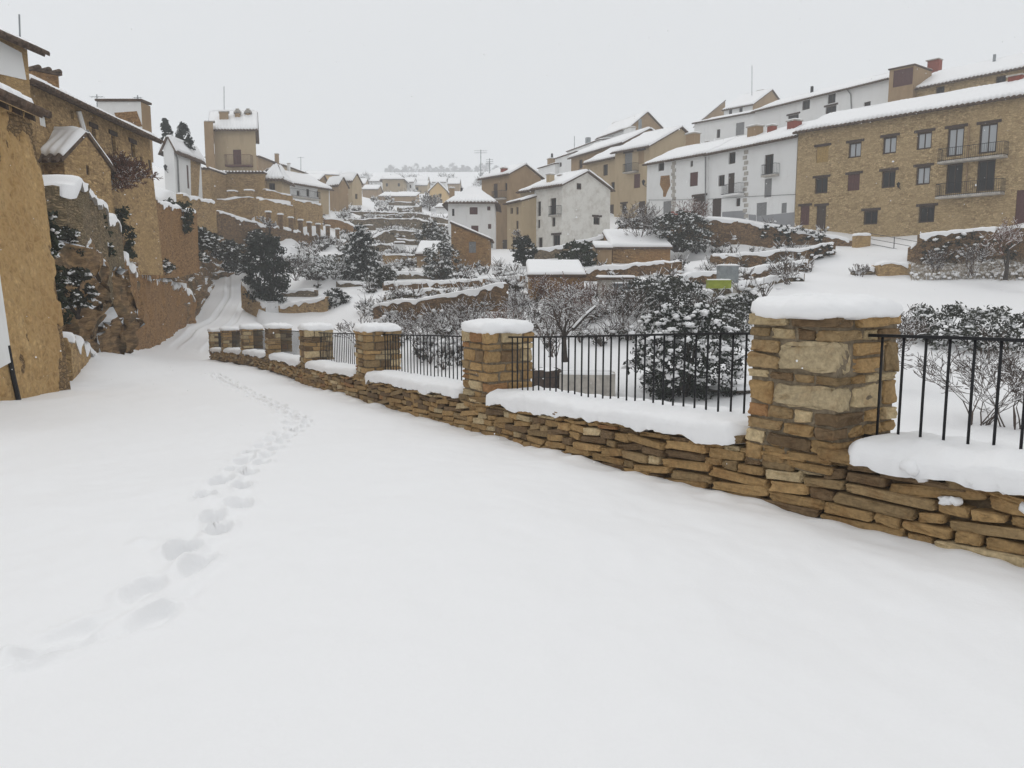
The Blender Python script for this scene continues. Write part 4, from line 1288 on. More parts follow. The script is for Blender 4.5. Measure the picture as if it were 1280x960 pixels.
antenna(601, 187, 224, 106, 'tall TV aerial left of the other on the brown house', 2, 1.6)
antenna(612, 198, 220, 106, 'shorter TV aerial with stacked rods on the brown house', 3, .9)
house('tan_house', 'low narrow tan house squeezed left of the stained whitewashed house', (634, 256, 86), (652, 252), 6, (311, 311), 'tan', 'along', .9, .3, .1, .2,
      ops=[('front', 638, 260, 641, 267, 'win'), ('front', 645, 259, 648, 268, 'win'), ('front', 645, 276, 648, 286, 'win')])
h4 = house('whitewashed_house', 'stained old whitewashed house with a broad gable and red chimney stub', (668, 237, 83.5), (703, 231, 80), 8, (310, 308), 'oldwhite', 'along', 1.5, .35, .25, .2, cpx=('right', 763),
           ops=[('front', 672, 252, 676, 270, 'win'), ('front', 688, 248, 695, 268, 'win'), ('front', 672, 275, 675, 285, 'win'), ('front', 690, 272, 694, 283, 'win'), ('front', 673, 297, 678, 309, 'win'), ('front', 691, 294, 700, 307, 'win', 'l'),
                ('right', 721, 229, 726, 237, 'win'), ('right', 742, 271, 750, 281, 'win', 'l')])
balcony(h4, 685, 697, 269, 'front', .5, .95, 'concrete', .04)
chimney(h4, 688, 219, 228, 7, 'tan', 83, 'cap'); chimney(h4, 701, 220, 227, 6, 'brick', 84, 'cap'); chimney(h4, 711, 219, 226, 9, 'tan2', 86, 'cap')
h4b = house('tan_house', 'narrow tan house joined to the left of the whitewashed house', (650, 241, 85.5), (669, 238, 83.6), 7, (311, 311), 'tan', 'along', 1.3, .35, .1, .2,
            ops=[('front', 654, 245, 659, 267, 'win'), ('front', 656, 272, 659, 283, 'win'), ('front', 662, 272, 665, 283, 'win')])
house('brown_shed', 'low brown shed with a snowy lean-to roof near the twiggy tree', (662, 346, 49), (730, 345, 49), 4.5, (379, 376), 'orange', 'mono_back', .8, .2, .15, .2, tiles=False)
house('orange_shed', 'orange stone shed half hidden by the grey bush under the terrace wall', (766, 311, 63), (838, 309, 63), 6, (330, 330), 'orange', 'mono_back', 1.5, .2, .15, .24, tiles=False)
house('tan_shed', 'tiny tan lean-to at the left end of the orange shed', (746, 312, 62), (765, 312, 62), 3, (330, 330), 'tan2', 'mono_back', .5, .15, .1, .2, tiles=False)
house('concrete_shed', 'low concrete shed with flat snowy top beside the corrugated sheet', (752, 350, 46.5), (794, 349, 46.5), 2.5, (374, 374), 'concrete', 'flat', .2, .15, .1, .12, tiles=False)

# ------------------------------------------------------------------ upper rows
h3 = house('brown_house', 'tall brown house with arched door left of the white row', (769, 191, 100), (812, 183), 9, (270, 272), 'tan', 'along', 2.6, .5, .3, .22, cpx=('right', 886),
           ops=[('front', 781, 192, 790, 214, 'grey', 'l'), ('front', 798, 189, 805, 204, 'stonefill', 'l'), ('front', 792.5, 218, 800, 234.5, 'red'), ('front', 798, 252, 806, 268, 'door'), ('front', 777, 255, 783, 266, 'win', 'l')])
balcony(h3, 778, 793, 214, 'front', .7, 1.0, 'concrete', .0)
wall_lamp(h3, 'front', 809, 231, 'black lantern on the tall brown house with arched door', .7)
house('tan_house', 'weathered tan house left of the tall brown house with arched door', (732, 205, 106), (771, 197), 8, (272, 272), 'tan', 'along', 2.0, .4, .2, .22,
      ops=[('front', 754, 206, 759.5, 219, 'win'), ('front', 764, 228, 769, 238, 'win'), ('front', 762, 256, 767, 270, 'door')])
h3c = house('brown_house', 'brown house with long slanting snowy roof above the whitewashed gable', (714, 198, 119), (779, 179), 8, (226, 222), 'tan2', 'along', 2.0, .4, .2, .24,
            ops=[('front', 724, 200, 728, 210, 'win'), ('front', 722, 212, 727, 219, 'win')])
house('white_house', 'lowest small white house at the left end of the upper row', (673, 211, 136), (694, 205), 7, (232, 232), 'white', 'mono_back', 1.0, .2, .15, .14, tiles=False)
k2 = house('white_house', 'second small white house from the left of the upper row', (694, 199, 132), (721, 190), 7, (228, 226), 'white', 'mono_back', 1.0, .2, .15, .14, tiles=False, ops=[('front', 699, 203, 702, 208, 'win')])
chimney(k2, 689, 199, 205, 8, 'tan2', 134, 'cap'); chimney(k2, 690, 192, 200, 2, 'iron', 134, 'pipe')
k3 = house('white_house', 'third white house from the left in the upper row, with chimney', (709, 190, 146), (750, 175), 7, (222, 218), 'white', 'mono_back', 1.0, .2, .15, .14, tiles=False)
chimney(k3, 735, 172, 180, 5, 'zinc', 142, 'pipe')
antenna(718, 170, 188, 146, 'thin aerial above the small white houses of the upper row', 0)
k4 = house('white_house', 'white house with brown gable and brick chimney in the upper row', (748, 173, 140), (788, 159), 8, (205, 200), 'white', 'along', 2.4, .4, .25, .22, cpx=('right', 829), mats={'right': 'tan2'},
           ops=[('front', 761, 172, 766, 180, 'win')])
chimney(k4, 771, 154, 164, 8, 'brick', 141); chimney(k4, 787, 161, 182, 15, 'white', 118, 'cap'); chimney(k4, 800, 149, 172, 3, 'zinc', 122, 'pipe')
h2a = house('white_house', 'left house of the white row, with quoins and a bare stone patch', (809, 206, 87.5), (884, 193), 8.5, (272, 276), 'white', 'along', 1.75, .45, .2, .22,
            ops=[('front', 823, 202.5, 830, 213, 'win'), ('front', 829, 252, 839, 270, 'grey'), ('front', 863, 201, 866, 208, 'win'), ('front', 862.5, 216, 872, 232, 'red'), ('front', 867, 246, 884, 273, 'door', 'l')])
face_patch(h2a, 'front', [(826, 220), (837, 219), (838, 232), (834, 240), (832, 246), (829, 246), (829, 239), (825, 231)], 'red', 'bare_stone_patch')
face_patch(h2a, 'front', [(839, 264), (864, 264), (864, 276), (839, 276)], 'brick', 'brick_plinth')
chimney(h2a, 866, 168, 188, 14, 'tan2', 90, 'cap'); chimney(h2a, 885, 178, 184, 5, 'concrete', 92, 'cap')
h2b = house('white_house', 'right house of the white row, with balconies and grey plinth', (885.5, 193.5, 80.7), (997, 172, 70.9), 8.5, (276, 284), 'white', 'along', 1.75, .45, .2, .22,
            ops=[('front', 911, 191, 919, 204, 'win'), ('front', 898, 219.5, 905.5, 232, 'win'), ('front', 910.5, 217, 917.5, 241, 'door'), ('front', 890.5, 249, 901, 274, 'door'), ('front', 920, 248, 925, 257.5, 'win'),
                 ('front', 956, 194, 966, 217.5, 'win'), ('front', 956, 224, 964, 246, 'grey'), ('front', 946, 254, 958, 269, 'grey'), ('front', 977, 254, 983, 266, 'grey')])
face_patch(h2b, 'front', [(936, 268), (945, 268.5), (945, 278), (936, 278)], 'grey_plinth', 'plinth')
face_patch(h2b, 'front', [(903, 265), (932, 263), (932, 278), (903, 276)], 'grey_plinth', 'plinth')
face_patch(h2b, 'front', [(946, 270), (996, 265), (996, 285), (946, 280)], 'grey_plinth', 'plinth')
balcony(h2b, 901, 923, 242, 'front', .7, 1.0, 'white', .05); balcony(h2b, 951, 968, 218, 'front', .6, 1.0, 'concrete', .05)
chimney(h2b, 944, 159, 170, 15, 'tan2', 80, 'cap'); chimney(h2b, 965, 158, 169, 8, 'brick', 78, 'cap'); chimney(h2b, 993, 152, 163, 12, 'brick', 75, 'cap')
for h_, x, y0, y1 in ((h2a, 842, 202, 264), (h2b, 932, 187, 280)):
    q = MB(); n_ = 14
    for k in range(n_):
        p, nn, uu = face_point(h_, 'front', x, y0 + (y1 - y0) * (k + .5) / n_, .0)
        q.obox(p + np.array([*(uu * (.08 * (-1) ** k)), 0]), np.array([*uu, 0]) * .26, np.array([*nn, 0]) * .03, (0, 0, .17))
    q.build('quoin', M['concrete'], h_.t)
face_pipe(h2a, 'front', [(882.5, 196), (882.5, 272)], 'drainpipe', .06)
face_pipe(h2b, 'front', [(886, 249), (932, 246), (996, 243)], 'cable', .02, 'iron'); face_pipe(h2a, 'front', [(811, 250), (840, 250), (883, 249)], 'cable', .02, 'iron')
h1 = house('stone_apartment_house', 'large brown stone house with three rows of windows and two balconies', (998, 166, 70.6), (1400, 103, 52.7), 10, (284, 306), 'brown', 'along', 1.9, .5, .2, .24,
           ops=[('front', 1021, 184, 1035, 202, 'board', 'l'), ('front', 1061, 179, 1076, 196, 'cur', 'l'), ('front', 1104, 172, 1120, 191, 'cur', 'l'), ('front', 1146.5, 166.4, 1164, 185.4, 'cur', 'l'),
                ('front', 1185, 161, 1203.4, 194, 'cur', 'l'), ('front', 1225, 156, 1245, 190, 'cur', 'l'),
                ('front', 1019, 223, 1034, 241, 'win', 'l'), ('front', 1060, 218.5, 1074, 237.5, 'red', 'l'), ('front', 1102.5, 214.5, 1118.5, 234, 'win', 'l'), ('front', 1145.7, 209, 1162, 230, 'cur', 'l'),
                ('front', 1183.6, 205.7, 1201.5, 241, 'win', 'l'), ('front', 1222.3, 201, 1242, 238, 'win', 'l'),
                ('front', 1001, 258, 1011, 281, 'red', 'l'), ('front', 1021, 258, 1031.5, 286, 'door', 'l'), ('front', 1080, 264, 1096.5, 280, 'win', 'lg'), ('front', 1149, 258.5, 1167.4, 277.5, 'win', 'lg'), ('front', 1271, 238, 1295, 300, 'red')], ctrl_on=True)
balcony(h1, 1172, 1254, 194.5, 'front', .8, 1.0, 'concrete', .05); balcony(h1, 1169, 1250, 241, 'front', .8, 1.0, 'concrete', .05)
wall_lamp(h1, 'front', 1126, 234, 'black lantern on the large brown stone house', .45)
chimney(h1, 1271, 96, 118, 15, 'brick', 62, 'cap', None, 2, .0)
face_pipe(h1, 'front', [(1212, 155), (1208, 240)], 'drainpipe', .05, 'tan2')
w1 = house('white_house', 'long white house of the top row behind the brown stone house', (944, 140, 108), (1112, 99), 9, (196, 160), 'white', 'along', 1.7, .5, .2, .2,
           ops=[('front', 985, 145, 998, 151, 'win', 'l'), ('front', 1003, 126, 1012, 136, 'win'), ('front', 1032, 134, 1045, 143, 'win', 'l'), ('front', 1035, 117, 1044, 128, 'win'), ('front', 1080, 128, 1088, 135, 'win')])
face_pipe(w1, 'front', [(1058, 110), (1064, 118), (1065, 140)], 'drainpipe', .06)
chimney(w1, 1015, 108, 113, 2.5, 'iron', 104, 'pipe')
hp = house('brown_penthouse', 'brown rooftop loggia with dark opening between the top row roofs', (1112, 88, 88), (1143, 82.5, 86), 4, (118, 112), 'tan2', 'flat', .3, .15, .1, .12, ops=[('front', 1117, 88.5, 1141, 105, 'red')], tiles=False, ctrl_on=False)
chimney(hp, 1168, 76, 100, 13, 'brick', 92, 'cap', None, 2, .0)
r2 = house('ochre_house', 'ochre house of the top row behind the right end of the brown stone house', (1139, 113, 87), (1420, 58), 10, (160, 130), 'brown', 'along', 2.3, .4, .2, .22, ops=[('front', 1170, 109, 1180, 122, 'win'), ('front', 1245, 96, 1257, 107, 'win')])
chimney(r2, 1243, 68, 78, 2.5, 'zinc', 84, 'pipe')
w0 = house('white_house', 'white house of the top row left of the long white one', (868, 155, 122), (946, 141), 8, (196, 192), 'white', 'along', 1.1, .3, .2, .14, ops=[('front', 896, 162, 900, 172, 'win'), ('front', 920, 154, 930, 168, 'grey')])
hx = house('white_house', 'white house with brown gable highest behind the top row', (905, 138, 140), (941, 131), 9, (170, 165), 'white', 'along', 3.0, .4, .25, .22, cpx=('right', 985), mats={'right': 'tan2'}, ops=[('front', 911, 137, 915, 143, 'win'), ('front', 924, 134, 928, 141, 'win')])
chimney(hx, 952, 114, 122, 8, 'tan2', 141, 'cap')
antenna(940, 82, 126, 140, 'very tall thin mast above the top row of houses', 0)
house('brown_house', 'brown sloping gable at the left end of the top row', (881, 148, 150), (906, 146, 150), 8, (165, 165), 'tan2', 'fall_left', 3.0, .3, .2, .2, tiles=False)

# ------------------------------------------------------------------ terrace walls
TG = 'terrace walls on the slopes'
def TW(label, pts, mat='grey', **k): return terrace_wall(label, pts, mat, group=TG, **({'snow': .16 if pts[0][3] < 80 else .09, 'hang': .22 if pts[0][3] < 80 else .12} | k))
TW('tall curving terrace wall under the white row of houses', [(760, 298, 316, 76), (772, 280, 310, 75), (800, 270, 306, 73), (850, 269, 306, 70), (895, 273, 318, 68), (960, 280, 316, 66), (1020, 290, 309, 64), (1064, 301, 309, 62)], 'darkred')
TW('terrace wall just below the tall one under the white row', [(888, 319, 344, 58), (940, 315, 340, 57), (1000, 310, 335, 56), (1045, 301, 320, 56)], 'darkred')
TW('rising terrace wall in front of the whitewashed house', [(668, 312, 329, 70), (700, 307, 327, 70), (757, 292, 320, 70)])
TW('dark terrace wall below the orange shed', [(730, 337, 353, 56), (780, 330, 353, 55), (852, 325, 351, 54)], 'darkred')
TW('dark retaining wall in front of the brown stone house at right', [(1147, 293, 340, 54), (1200, 289, 340, 52), (1290, 279, 342, 48), (1390, 262, 346, 45)], 'darkred')
TW('long low terrace wall left of the lean-to brown shed', [(478, 353, 365, 62), (530, 351, 364, 60), (590, 348, 362, 58), (652, 344, 360, 56)], 'darkred')
TW('reddish terrace wall behind the twiggy bushes beyond the railings', [(466, 380, 402, 52), (520, 374, 408, 50), (575, 366, 404, 49), (632, 353, 397, 48)], 'darkred')
TW('short low wall left of the white garden gate', [(301, 350, 372, 65), (314, 366, 385, 63.5), (332, 382, 391, 62)], 'ochre')
TW('short low wall right of the white garden gate', [(348, 381, 392, 62), (375, 375, 394, 61), (408, 370, 393, 60)], 'ochre')
TW('short wall above the white garden gate, right of the dark evergreen', [(345, 362, 373, 67), (396, 361, 373, 67)])
TW('long falling wall with square posts below the tower', [(272, 262, 300, 77), (330, 279, 313, 83), (380, 289, 319, 91), (434, 300, 321, 99)], 'darkred',
   posts=[(336, 266, 281, 83.5, .42), (351, 269, 284, 86, .42), (364, 273, 286, 88.5, .42), (376, 276, 288.5, 90.5, .42), (387, 279, 291, 92, .42), (398, 281, 293, 93.5, .42), (410, 283, 296, 95, .42), (422, 287, 298, 97, .42)])
TW('reddish wall continuing right of the posts below the brown houses', [(403, 271, 286, 106), (430, 276, 293, 106), (456, 287, 297, 104)], 'red')
TW('stone terrace wall right under the tower building', [(268, 248, 268, 88), (320, 246, 275, 89)], 'ochre', posts=[(291, 240, 250, 89, .7), (312, 239, 249, 89.5, .7)])
TW('stone wall stepping down right of the tower terrace', [(322, 247, 280, 85.5), (345, 251, 284, 88), (367, 256, 288, 91.5)], 'ochre')
TW('ochre wall under the tan annex', [(330, 236, 251, 92.5), (366, 243, 256, 96)], 'ochre')
TW('ochre wall with narrow openings under the long balcony', [(368, 249, 290, 92), (403, 255, 294, 97.5)], 'ochre')
TW('stone parapet with tile ledges left of the tower', [(227, 241, 276, 68), (250, 247, 278, 71), (270, 252, 280, 74)], 'ochre')
TW('rounded rough stone bastion on the rock bank', [(66, 236, 335, 23.8), (78, 233, 338, 24), (98, 233, 345, 24.8), (117, 242, 350, 26.8), (132, 257, 352, 29), (150, 275, 352, 32)], 'bastion', thick=1.2, rough=.45, snow=.14)
TW('tall reddish retaining wall with a snow ledge above the rocks', [(138, 225, 325, 37.5), (165, 231, 330, 40.5), (193, 238, 330, 43.5)], 'red', thick=.9)
TW('reddish wall with ivy right of the snow-ledged wall', [(194, 248, 330, 45), (215, 256, 330, 49), (246, 263, 325, 54)], 'red', thick=.9)
TW('long hazy terrace wall just below the far barns', [(398, 264, 273, 118), (440, 263, 272, 122), (480, 264, 273, 124), (525, 266, 276, 126), (562, 274, 285, 122)])
TW('second hazy terrace wall below the far barns', [(430, 274, 286, 112), (475, 272, 289, 114), (520, 273, 289, 114), (553, 280, 293, 110)])
TW('curved snow-topped terrace wall in the middle of the valley', [(467, 297, 309, 96), (476, 290, 307, 97), (490, 286, 306, 98), (510, 287, 305, 98), (532, 290, 303, 98)])
TW('tiny terrace wall left of the second hazy wall', [(443, 281, 288, 108), (469, 281, 288, 108)])
TW('small terrace wall above the little white hut', [(493, 297, 304, 92), (521, 300, 307, 91)])
TW('short far terrace wall beside the white shed', [(496, 259, 267, 136), (527, 258, 267, 136)])
TW('farthest short terrace wall under the barns', [(486, 252, 258, 152), (518, 252, 258, 152)])
TW('tan terrace wall left of the lean-to garden shed', [(478, 318, 333, 80), (500, 316, 332, 80), (522, 319, 333, 79)], 'ochre')
TW('low terrace wall under the tan terrace wall', [(482, 341, 352, 68), (516, 339, 351, 68), (556, 341, 351, 67)])
TW('short terrace wall among the bushes below the curved wall', [(434, 327, 337, 80), (470, 325, 336, 80)])
TW('small rubble wall end with snow beside the path to the brown house', [(1098, 331, 348, 50), (1112, 326, 348, 50), (1139, 328, 347, 50)], 'ochre', thick=1.0)
TW('low stone edge left of the rubble wall end', [(1066, 337, 346, 50.5), (1097, 335, 346, 50.3)], 'grey')
TW('low wall behind the yellow-green box', [(846, 345, 364, 47.5), (890, 340, 362, 48.5), (945, 333, 354, 50.5), (1012, 325, 341, 53)], 'darkred')
TW('dark terrace edge above the snow-laden evergreen', [(896, 359, 378, 43.5), (945, 350, 368, 45.5), (1006, 341, 355, 48.5)], 'grey')
TW('low dark terrace edge right of the garden path', [(420, 352, 360, 70), (470, 352, 362, 68)], 'grey')
TW('low dark edge under the rubble wall end', [(1135, 308, 330, 54.5), (1149, 300, 336, 54)], 'darkred')

TW('low stone wall block in the snow right behind the ochre house corner', [(84, 412, 480, 20), (104, 424, 470, 22.5), (118, 436, 464, 25), (126, 450, 461, 26.3)], 'ochre', base_ctrl=False, thick=.9, rough=.3)

TW('ragged lower retaining wall along the left edge of the climbing road', [(150, 318, 440, 34), (170, 332, 430, 38.6), (190, 344, 420, 43.4), (214, 353, 410, 50), (234, 361, 404, 55.5), (244, 372, 402, 57)], 'red', base_ctrl=False, thick=1.3, rough=.55, snow=.22, lump=.12, hang=.16)
TW('dark terrace wall between the curved wall and the lean-to garden shed', [(452, 306, 318, 88), (480, 304, 316, 90), (494, 306, 316, 90)])
TW('dark terrace wall right of the curved snow-topped wall', [(534, 292, 304, 100), (556, 288, 302, 103)])
TW('dark terrace wall between the two hazy walls', [(452, 268, 273, 117), (500, 268, 272, 118)])
TW('dark low wall left of the tan terrace wall', [(410, 318, 330, 84), (446, 316, 328, 84)])
TW('dark wall above the reddish wall behind the twiggy bushes', [(480, 366, 374, 55), (520, 363, 372, 54), (560, 360, 369, 54)])
for k, (x, y, d, w, hh, lb) in enumerate([(112, 448, 27.2, 2.0, 1.5, 'big brown boulder at the foot of the rock bank behind the low wall block'), (138, 440, 30.5, 1.8, 1.2, 'boulder at the foot of the rock bank left of the ragged wall'),
        (104, 372, 25.2, 1.4, 1.3, 'upright pale boulder under the rough stone bastion'), (132, 392, 30, 1.7, 1.6, 'dark boulder halfway up the rock bank'), (94, 420, 23.2, 1.2, .9, 'small snow-topped boulder by the ivy of the ochre house')]):
    boulder(lb, x, y, d, w, hh, 300 + k)
# ------------------------------------------------------------------ the ground
for p in [(3.5, 10, -1.9), (8, 8, -1.9), (14, 5, -1.9), (12, 20, -2.0), (5, 28, -2.2), (0, 18, -2.3), (-4, 24, -2.7), (-8, 34, -2.8), (-11, 42, -2.7), (20, 15, -1.9), (30, 5, -1.8), (8, 2, -1.8), (30, 25, -1.6),
          (60, 150, 24), (100, 120, 24), (20, 180, 20), (-60, 120, 20), (-40, 60, 9), (-60, 60, 12), (-90, 200, 26), (-36, 30, 7), (-45, 15, 6), (-100, 60, 20), (100, 60, 14), (110, 20, 6), (60, 20, 1), (140, 200, 40),
          (-60, 1000, 117), (60, 1000, 119), (-250, 330, 48), (250, 330, 56), (-400, 800, 112), (400, 800, 118), (-500, 1000, 118), (500, 1000, 120), (-200, 200, 40), (220, 200, 46)]: ctrl(p)
for a in [(820, 490, 28), (860, 440, 36), (760, 430, 38), (640, 432, 39), (700, 470, 29), (1000, 380, 38), (1200, 384, 38), (1280, 362, 46), (1000, 352, 46), (1150, 347, 52.5), (1040, 335, 54), (1100, 322, 55), (1060, 312, 59),
          (1200, 440, 30), (1200, 525, 21), (1000, 420, 33), (340, 394, 61), (400, 402, 57), (300, 405, 56), (450, 397, 55), (320, 372, 67), (480, 370, 58), (290, 330, 84), (282, 312, 88), (560, 425, 42), (500, 415, 46),
          (560, 352, 62), (420, 345, 72), (380, 330, 78), (460, 320, 84), (600, 330, 68), (640, 322, 70), (690, 330, 66), (800, 345, 53), (850, 370, 46), (920, 370, 43),
          (480, 220, 850), (560, 220, 850), (640, 217, 850), (420, 221, 850), (350, 221, 850), (480, 226, 430), (560, 226, 430), (640, 224, 430), (420, 228, 430), (500, 238, 240), (460, 240, 225), (560, 240, 225), (1115, 311, 57.5), (1090, 304, 60)]: ctrl(at(*a))
for y in (44, 50, 56, 62, 70, 78, 86, 95):
    xc = float(np.interp(y, [42, 50, 60, 72, 85, 95], [-18, -20.5, -22, -25, -29.5, -33])); ctrl((xc, y, float(zroad(y)))); ctrl((xc + 3, y, float(zroad(y)))); ctrl((xc - 3, y, float(zroad(y))))
solve_ground()

XLp = [(-6, -13), (18, -14), (26, -16.5), (37, -24), (48, -28.5), (60, -28.5), (72, -30), (85, -34), (96, -38)]
XRp = [(39.6, -14.6), (42, -13.2), (50, -15), (60, -18.2), (72, -22.2), (85, -26.8), (96, -30)]


def xl(y): return np.interp(y, *zip(*XLp))
def xr(y): return np.where(y < 39.6, wall_x(np.clip(y, -2.7, 39.6)), np.interp(y, *zip(*XRp)))


# garden and hillside, one sheet
ys = np.r_[np.linspace(-6, 12, 40)[:-1], np.geomspace(12, 1000, 440)]
us = np.linspace(-1.05, 1.05, 430)
Y = np.repeat(ys[:, None], len(us), 1); X = us[None, :] * (np.maximum(Y, 0) * .95 + 22)
Z = G(X, Y)
Z = Z + (.10 * fbm(X * .45, Y * .45, 3, 4) + .16 * fbm(X * .12, Y * .12, 8, 2)) * np.clip((Y - 6) / 10, .3, 1)
inside = (X > xl(Y) + .2) & (X < xr(Y) - np.where(Y < 39.6, -.25, .9)) & (Y < 96)
Z = np.where(inside, np.minimum(Z - .3, zroad(Y) - .8), Z)
endzone = (Y > 37.5) & (Y < 47) & (X > xr(Y) - 1.2) & (X < xr(Y) + 2.5)
Z = np.where(endzone, np.minimum(Z, zroad(Y) - .3), Z)
nearwall = (Y < 39.6) & (X >= xr(Y)) & (X < xr(Y) + .9)
Z = np.where(nearwall, np.minimum(Z, zroad(Y) - .9), Z)
grid_object('ground', X, Y, Z, M['snow'], True, 'structure')

# the road under untouched snow, with a line of footprints and old wheel tracks
ry = [-3.0]
while ry[-1] < 96: ry.append(ry[-1] + max(.028, .0062 * max(0, ry[-1])))
ry = np.array(ry); nc = 560
tt = np.linspace(0, 1, nc)
Y = np.repeat(ry[:, None], nc, 1); L_ = xl(ry)[:, None]; R_ = xr(ry)[:, None] + .05
X = L_ + (R_ - L_) * tt[None, :]
Z = zroad(Y)
Z = Z + .055 * fbm(X * .55, Y * .35, 21, 3) + .016 * fbm(X * 2.1, Y * 1.6, 22, 3) + .012 * fbm(X * 7, Y * 5, 23, 2) * np.clip(1.3 - Y / 14, 0, 1)
dw = np.clip((R_ - X), 0, 9)
Z = Z + np.where(Y < 40, -.065 * np.exp(-(np.maximum(0, dw - .45) / .55) ** 2) + .035 * np.exp(-((dw - .55) / .22) ** 2) * (.6 + 2.4 * fbm(X * 2.2, Y * 2.2, 30, 3)), 0)         # snow heaped along the wall foot
Z = Z - np.where(Y >= 39.6, .55 * np.clip(1 - dw / 2.2, 0, 1) ** 2, 0)
Z = Z + .18 * np.exp(-((X + 9.6 + (Y - 10) * .11) / .9) ** 2) * np.clip((15.5 - Y) / 3, 0, 1) + .6 * np.exp(-(np.maximum(0, X - np.interp(Y, [20, 26, 35, 44, 52, 58], [-12.2, -13.9, -17.6, -20.6, -22.6, -23.6])) / 1.9) ** 2) * np.clip((Y - 19) / 5, 0, 1) * np.clip((62 - Y) / 8, 0, 1)
trail = [(-60, 850), (0, 826), (60, 810), (125, 792), (178, 757), (206, 735), (246, 690), (270, 652), (285, 622), (292, 603), (316, 576), (345, 551), (370, 533), (376, 524), (352, 508), (322, 495), (292, 481), (266, 467)]
tp = []
for px, py in trail:
    z = 0
    for _ in range(6):
        q = atz(px, py, z); z = float(zroad(q[1]))
    tp.append(q[:2])
tp = np.array(tp); sd = np.r_[0, np.cumsum(np.linalg.norm(np.diff(tp, axis=0), axis=1))]
r = random.Random(3); s = 0; k = 0
while s < sd[-1]:
    c = np.array([np.interp(s, sd, tp[:, 0]), np.interp(s, sd, tp[:, 1])]); c2 = np.array([np.interp(s + .2, sd, tp[:, 0]), np.interp(s + .2, sd, tp[:, 1])])
    d = c2 - c; d /= np.linalg.norm(d) + 1e-6; n = np.array([-d[1], d[0]])
    c = c + n * (.085 * (-1) ** k) + np.array([r.gauss(0, .025), r.gauss(0, .025)])
    old = 1.0 if c[1] < 9.5 else .75
    a = r.uniform(.14, .18); b = r.uniform(.06, .08); dep = r.uniform(.09, .135) * old * np.interp(c[1], [3.2, 4.2, 4.9], [.15, .45, .85])
    m = (abs(X - c[0]) < .8) & (abs(Y - c[1]) < .8)
    u = (X[m] - c[0]) * d[0] + (Y[m] - c[1]) * d[1]; v = (X[m] - c[0]) * n[0] + (Y[m] - c[1]) * n[1]
    wob = 1 + .55 * fbm(X[m] * 4.5, Y[m] * 4.5, 40 + k, 2)
    e = np.sqrt((u / a) ** 2 + (v / b) ** 2) * wob
    Z[m] -= dep * np.clip((1.22 - e) / .45, 0, 1)
    Z[m] += .018 * np.exp(-((e - 1.45) / .35) ** 2) * (1 + 1.2 * vn(X[m] * 7, Y[m] * 7, 50 + k))
    # the toe drags a shallow groove to the next print
    g = np.clip(1 - np.abs(v) / (.07 * wob), 0, 1) * np.clip(1 - np.abs(u - .28) / .26, 0, 1)
    Z[m] -= .03 * g * old
    if r.random() < .5:
        e2 = np.sqrt(((u - r.uniform(-.3, .3)) / .10) ** 2 + ((v - r.uniform(-.3, .3)) / .06) ** 2); Z[m] += .025 * np.exp(-e2 ** 2) * (1 + vn(X[m] * 14, Y[m] * 14, 2))
    s += r.uniform(.25, .36); k += 1
for off in (-.85, .85):                     # wheel tracks where the road climbs
    xc = np.interp(Y, [40, 46, 54, 60, 72, 85, 96], [-16.5, -18.5, -20.6, -21.6, -24.6, -29, -33]) + off
    Z -= .10 * np.exp(-((X - xc) / .2) ** 4) * np.clip((Y - 43) / 8, 0, 1)
    Z += .035 * np.exp(-((np.abs(X - xc) - .34) / .12) ** 2) * np.clip((Y - 43) / 8, 0, 1)
grid_object('road', X, Y, Z, M['snow'], True, 'structure')

# ------------------------------------------------------------------ the rock bank on the left
cx = [40, 98, 125, 155, 185, 215, 243, 252, 270, 292]
rows_ = [  # (py, distance) bottom to top
    [(520, 17.5), (478, 21.0), (459, 26.3), (437, 35), (418, 44), (408, 52), (402, 57), (384, 66), (356, 80), (347, 88)],
    [(470, 18.8), (440, 22), (438, 27), (405, 35.6), (392, 44.6), (384, 52.6), (384, 57.6), (376, 67), (350, 81), (343, 89)],
    [(430, 19.5), (405, 22.6), (400, 28), (360, 36.4), (356, 45), (358, 53), (364, 58), (362, 68), (343, 82), (337, 90)],
    [(400, 20.4), (372, 23.4), (360, 29), (335, 37.2), (340, 46), (348, 54), (358, 59.5), (350, 70), (334, 84), (330, 92)],
    [(360, 21), (340, 24), (330, 30), (320, 38.5), (318, 47.5), (324, 56), (340, 63), (334, 73), (320, 87), (316, 95)],
    [(320, 22), (310, 25), (305, 31), (300, 40), (300, 49), (305, 58), (314, 66), (312, 76), (307, 90), (302, 98)],
    [(280, 26), (270, 29), (270, 35), (270, 44), (275, 53), (278, 62), (288, 71), (288, 81), (288, 95), (285, 103)]]
CP_ = np.array([[at(cx[i], *rows_[j][i]) for i in range(len(cx))] for j in range(len(rows_))])
fu = np.linspace(0, len(cx) - 1, 230); fv = np.linspace(0, len(rows_) - 1, 120)
def bil(A, fu, fv):
    i = np.clip(np.floor(fu).astype(int), 0, A.shape[1] - 2); j = np.clip(np.floor(fv).astype(int), 0, A.shape[0] - 2)
    U_, V_ = np.meshgrid(fu - i, fv - j); I, J = np.meshgrid(i, j)
    return A[J, I] * ((1 - U_) * (1 - V_))[..., None] + A[J, I + 1] * (U_ * (1 - V_))[..., None] + A[J + 1, I] * ((1 - U_) * V_)[..., None] + A[J + 1, I + 1] * (U_ * V_)[..., None]
P = bil(CP_, fu, fv)
al = P[..., 1] * .8 + P[..., 2] * .3
ridg = 1 - 2 * np.abs(fbm(al * .35, P[..., 2] * .5, 60, 5))
ledge = (np.floor(P[..., 2] * 1.1 + 1.2 * vn(al * .4, P[..., 2] * .2, 66)) - (P[..., 2] * 1.1)) * .35
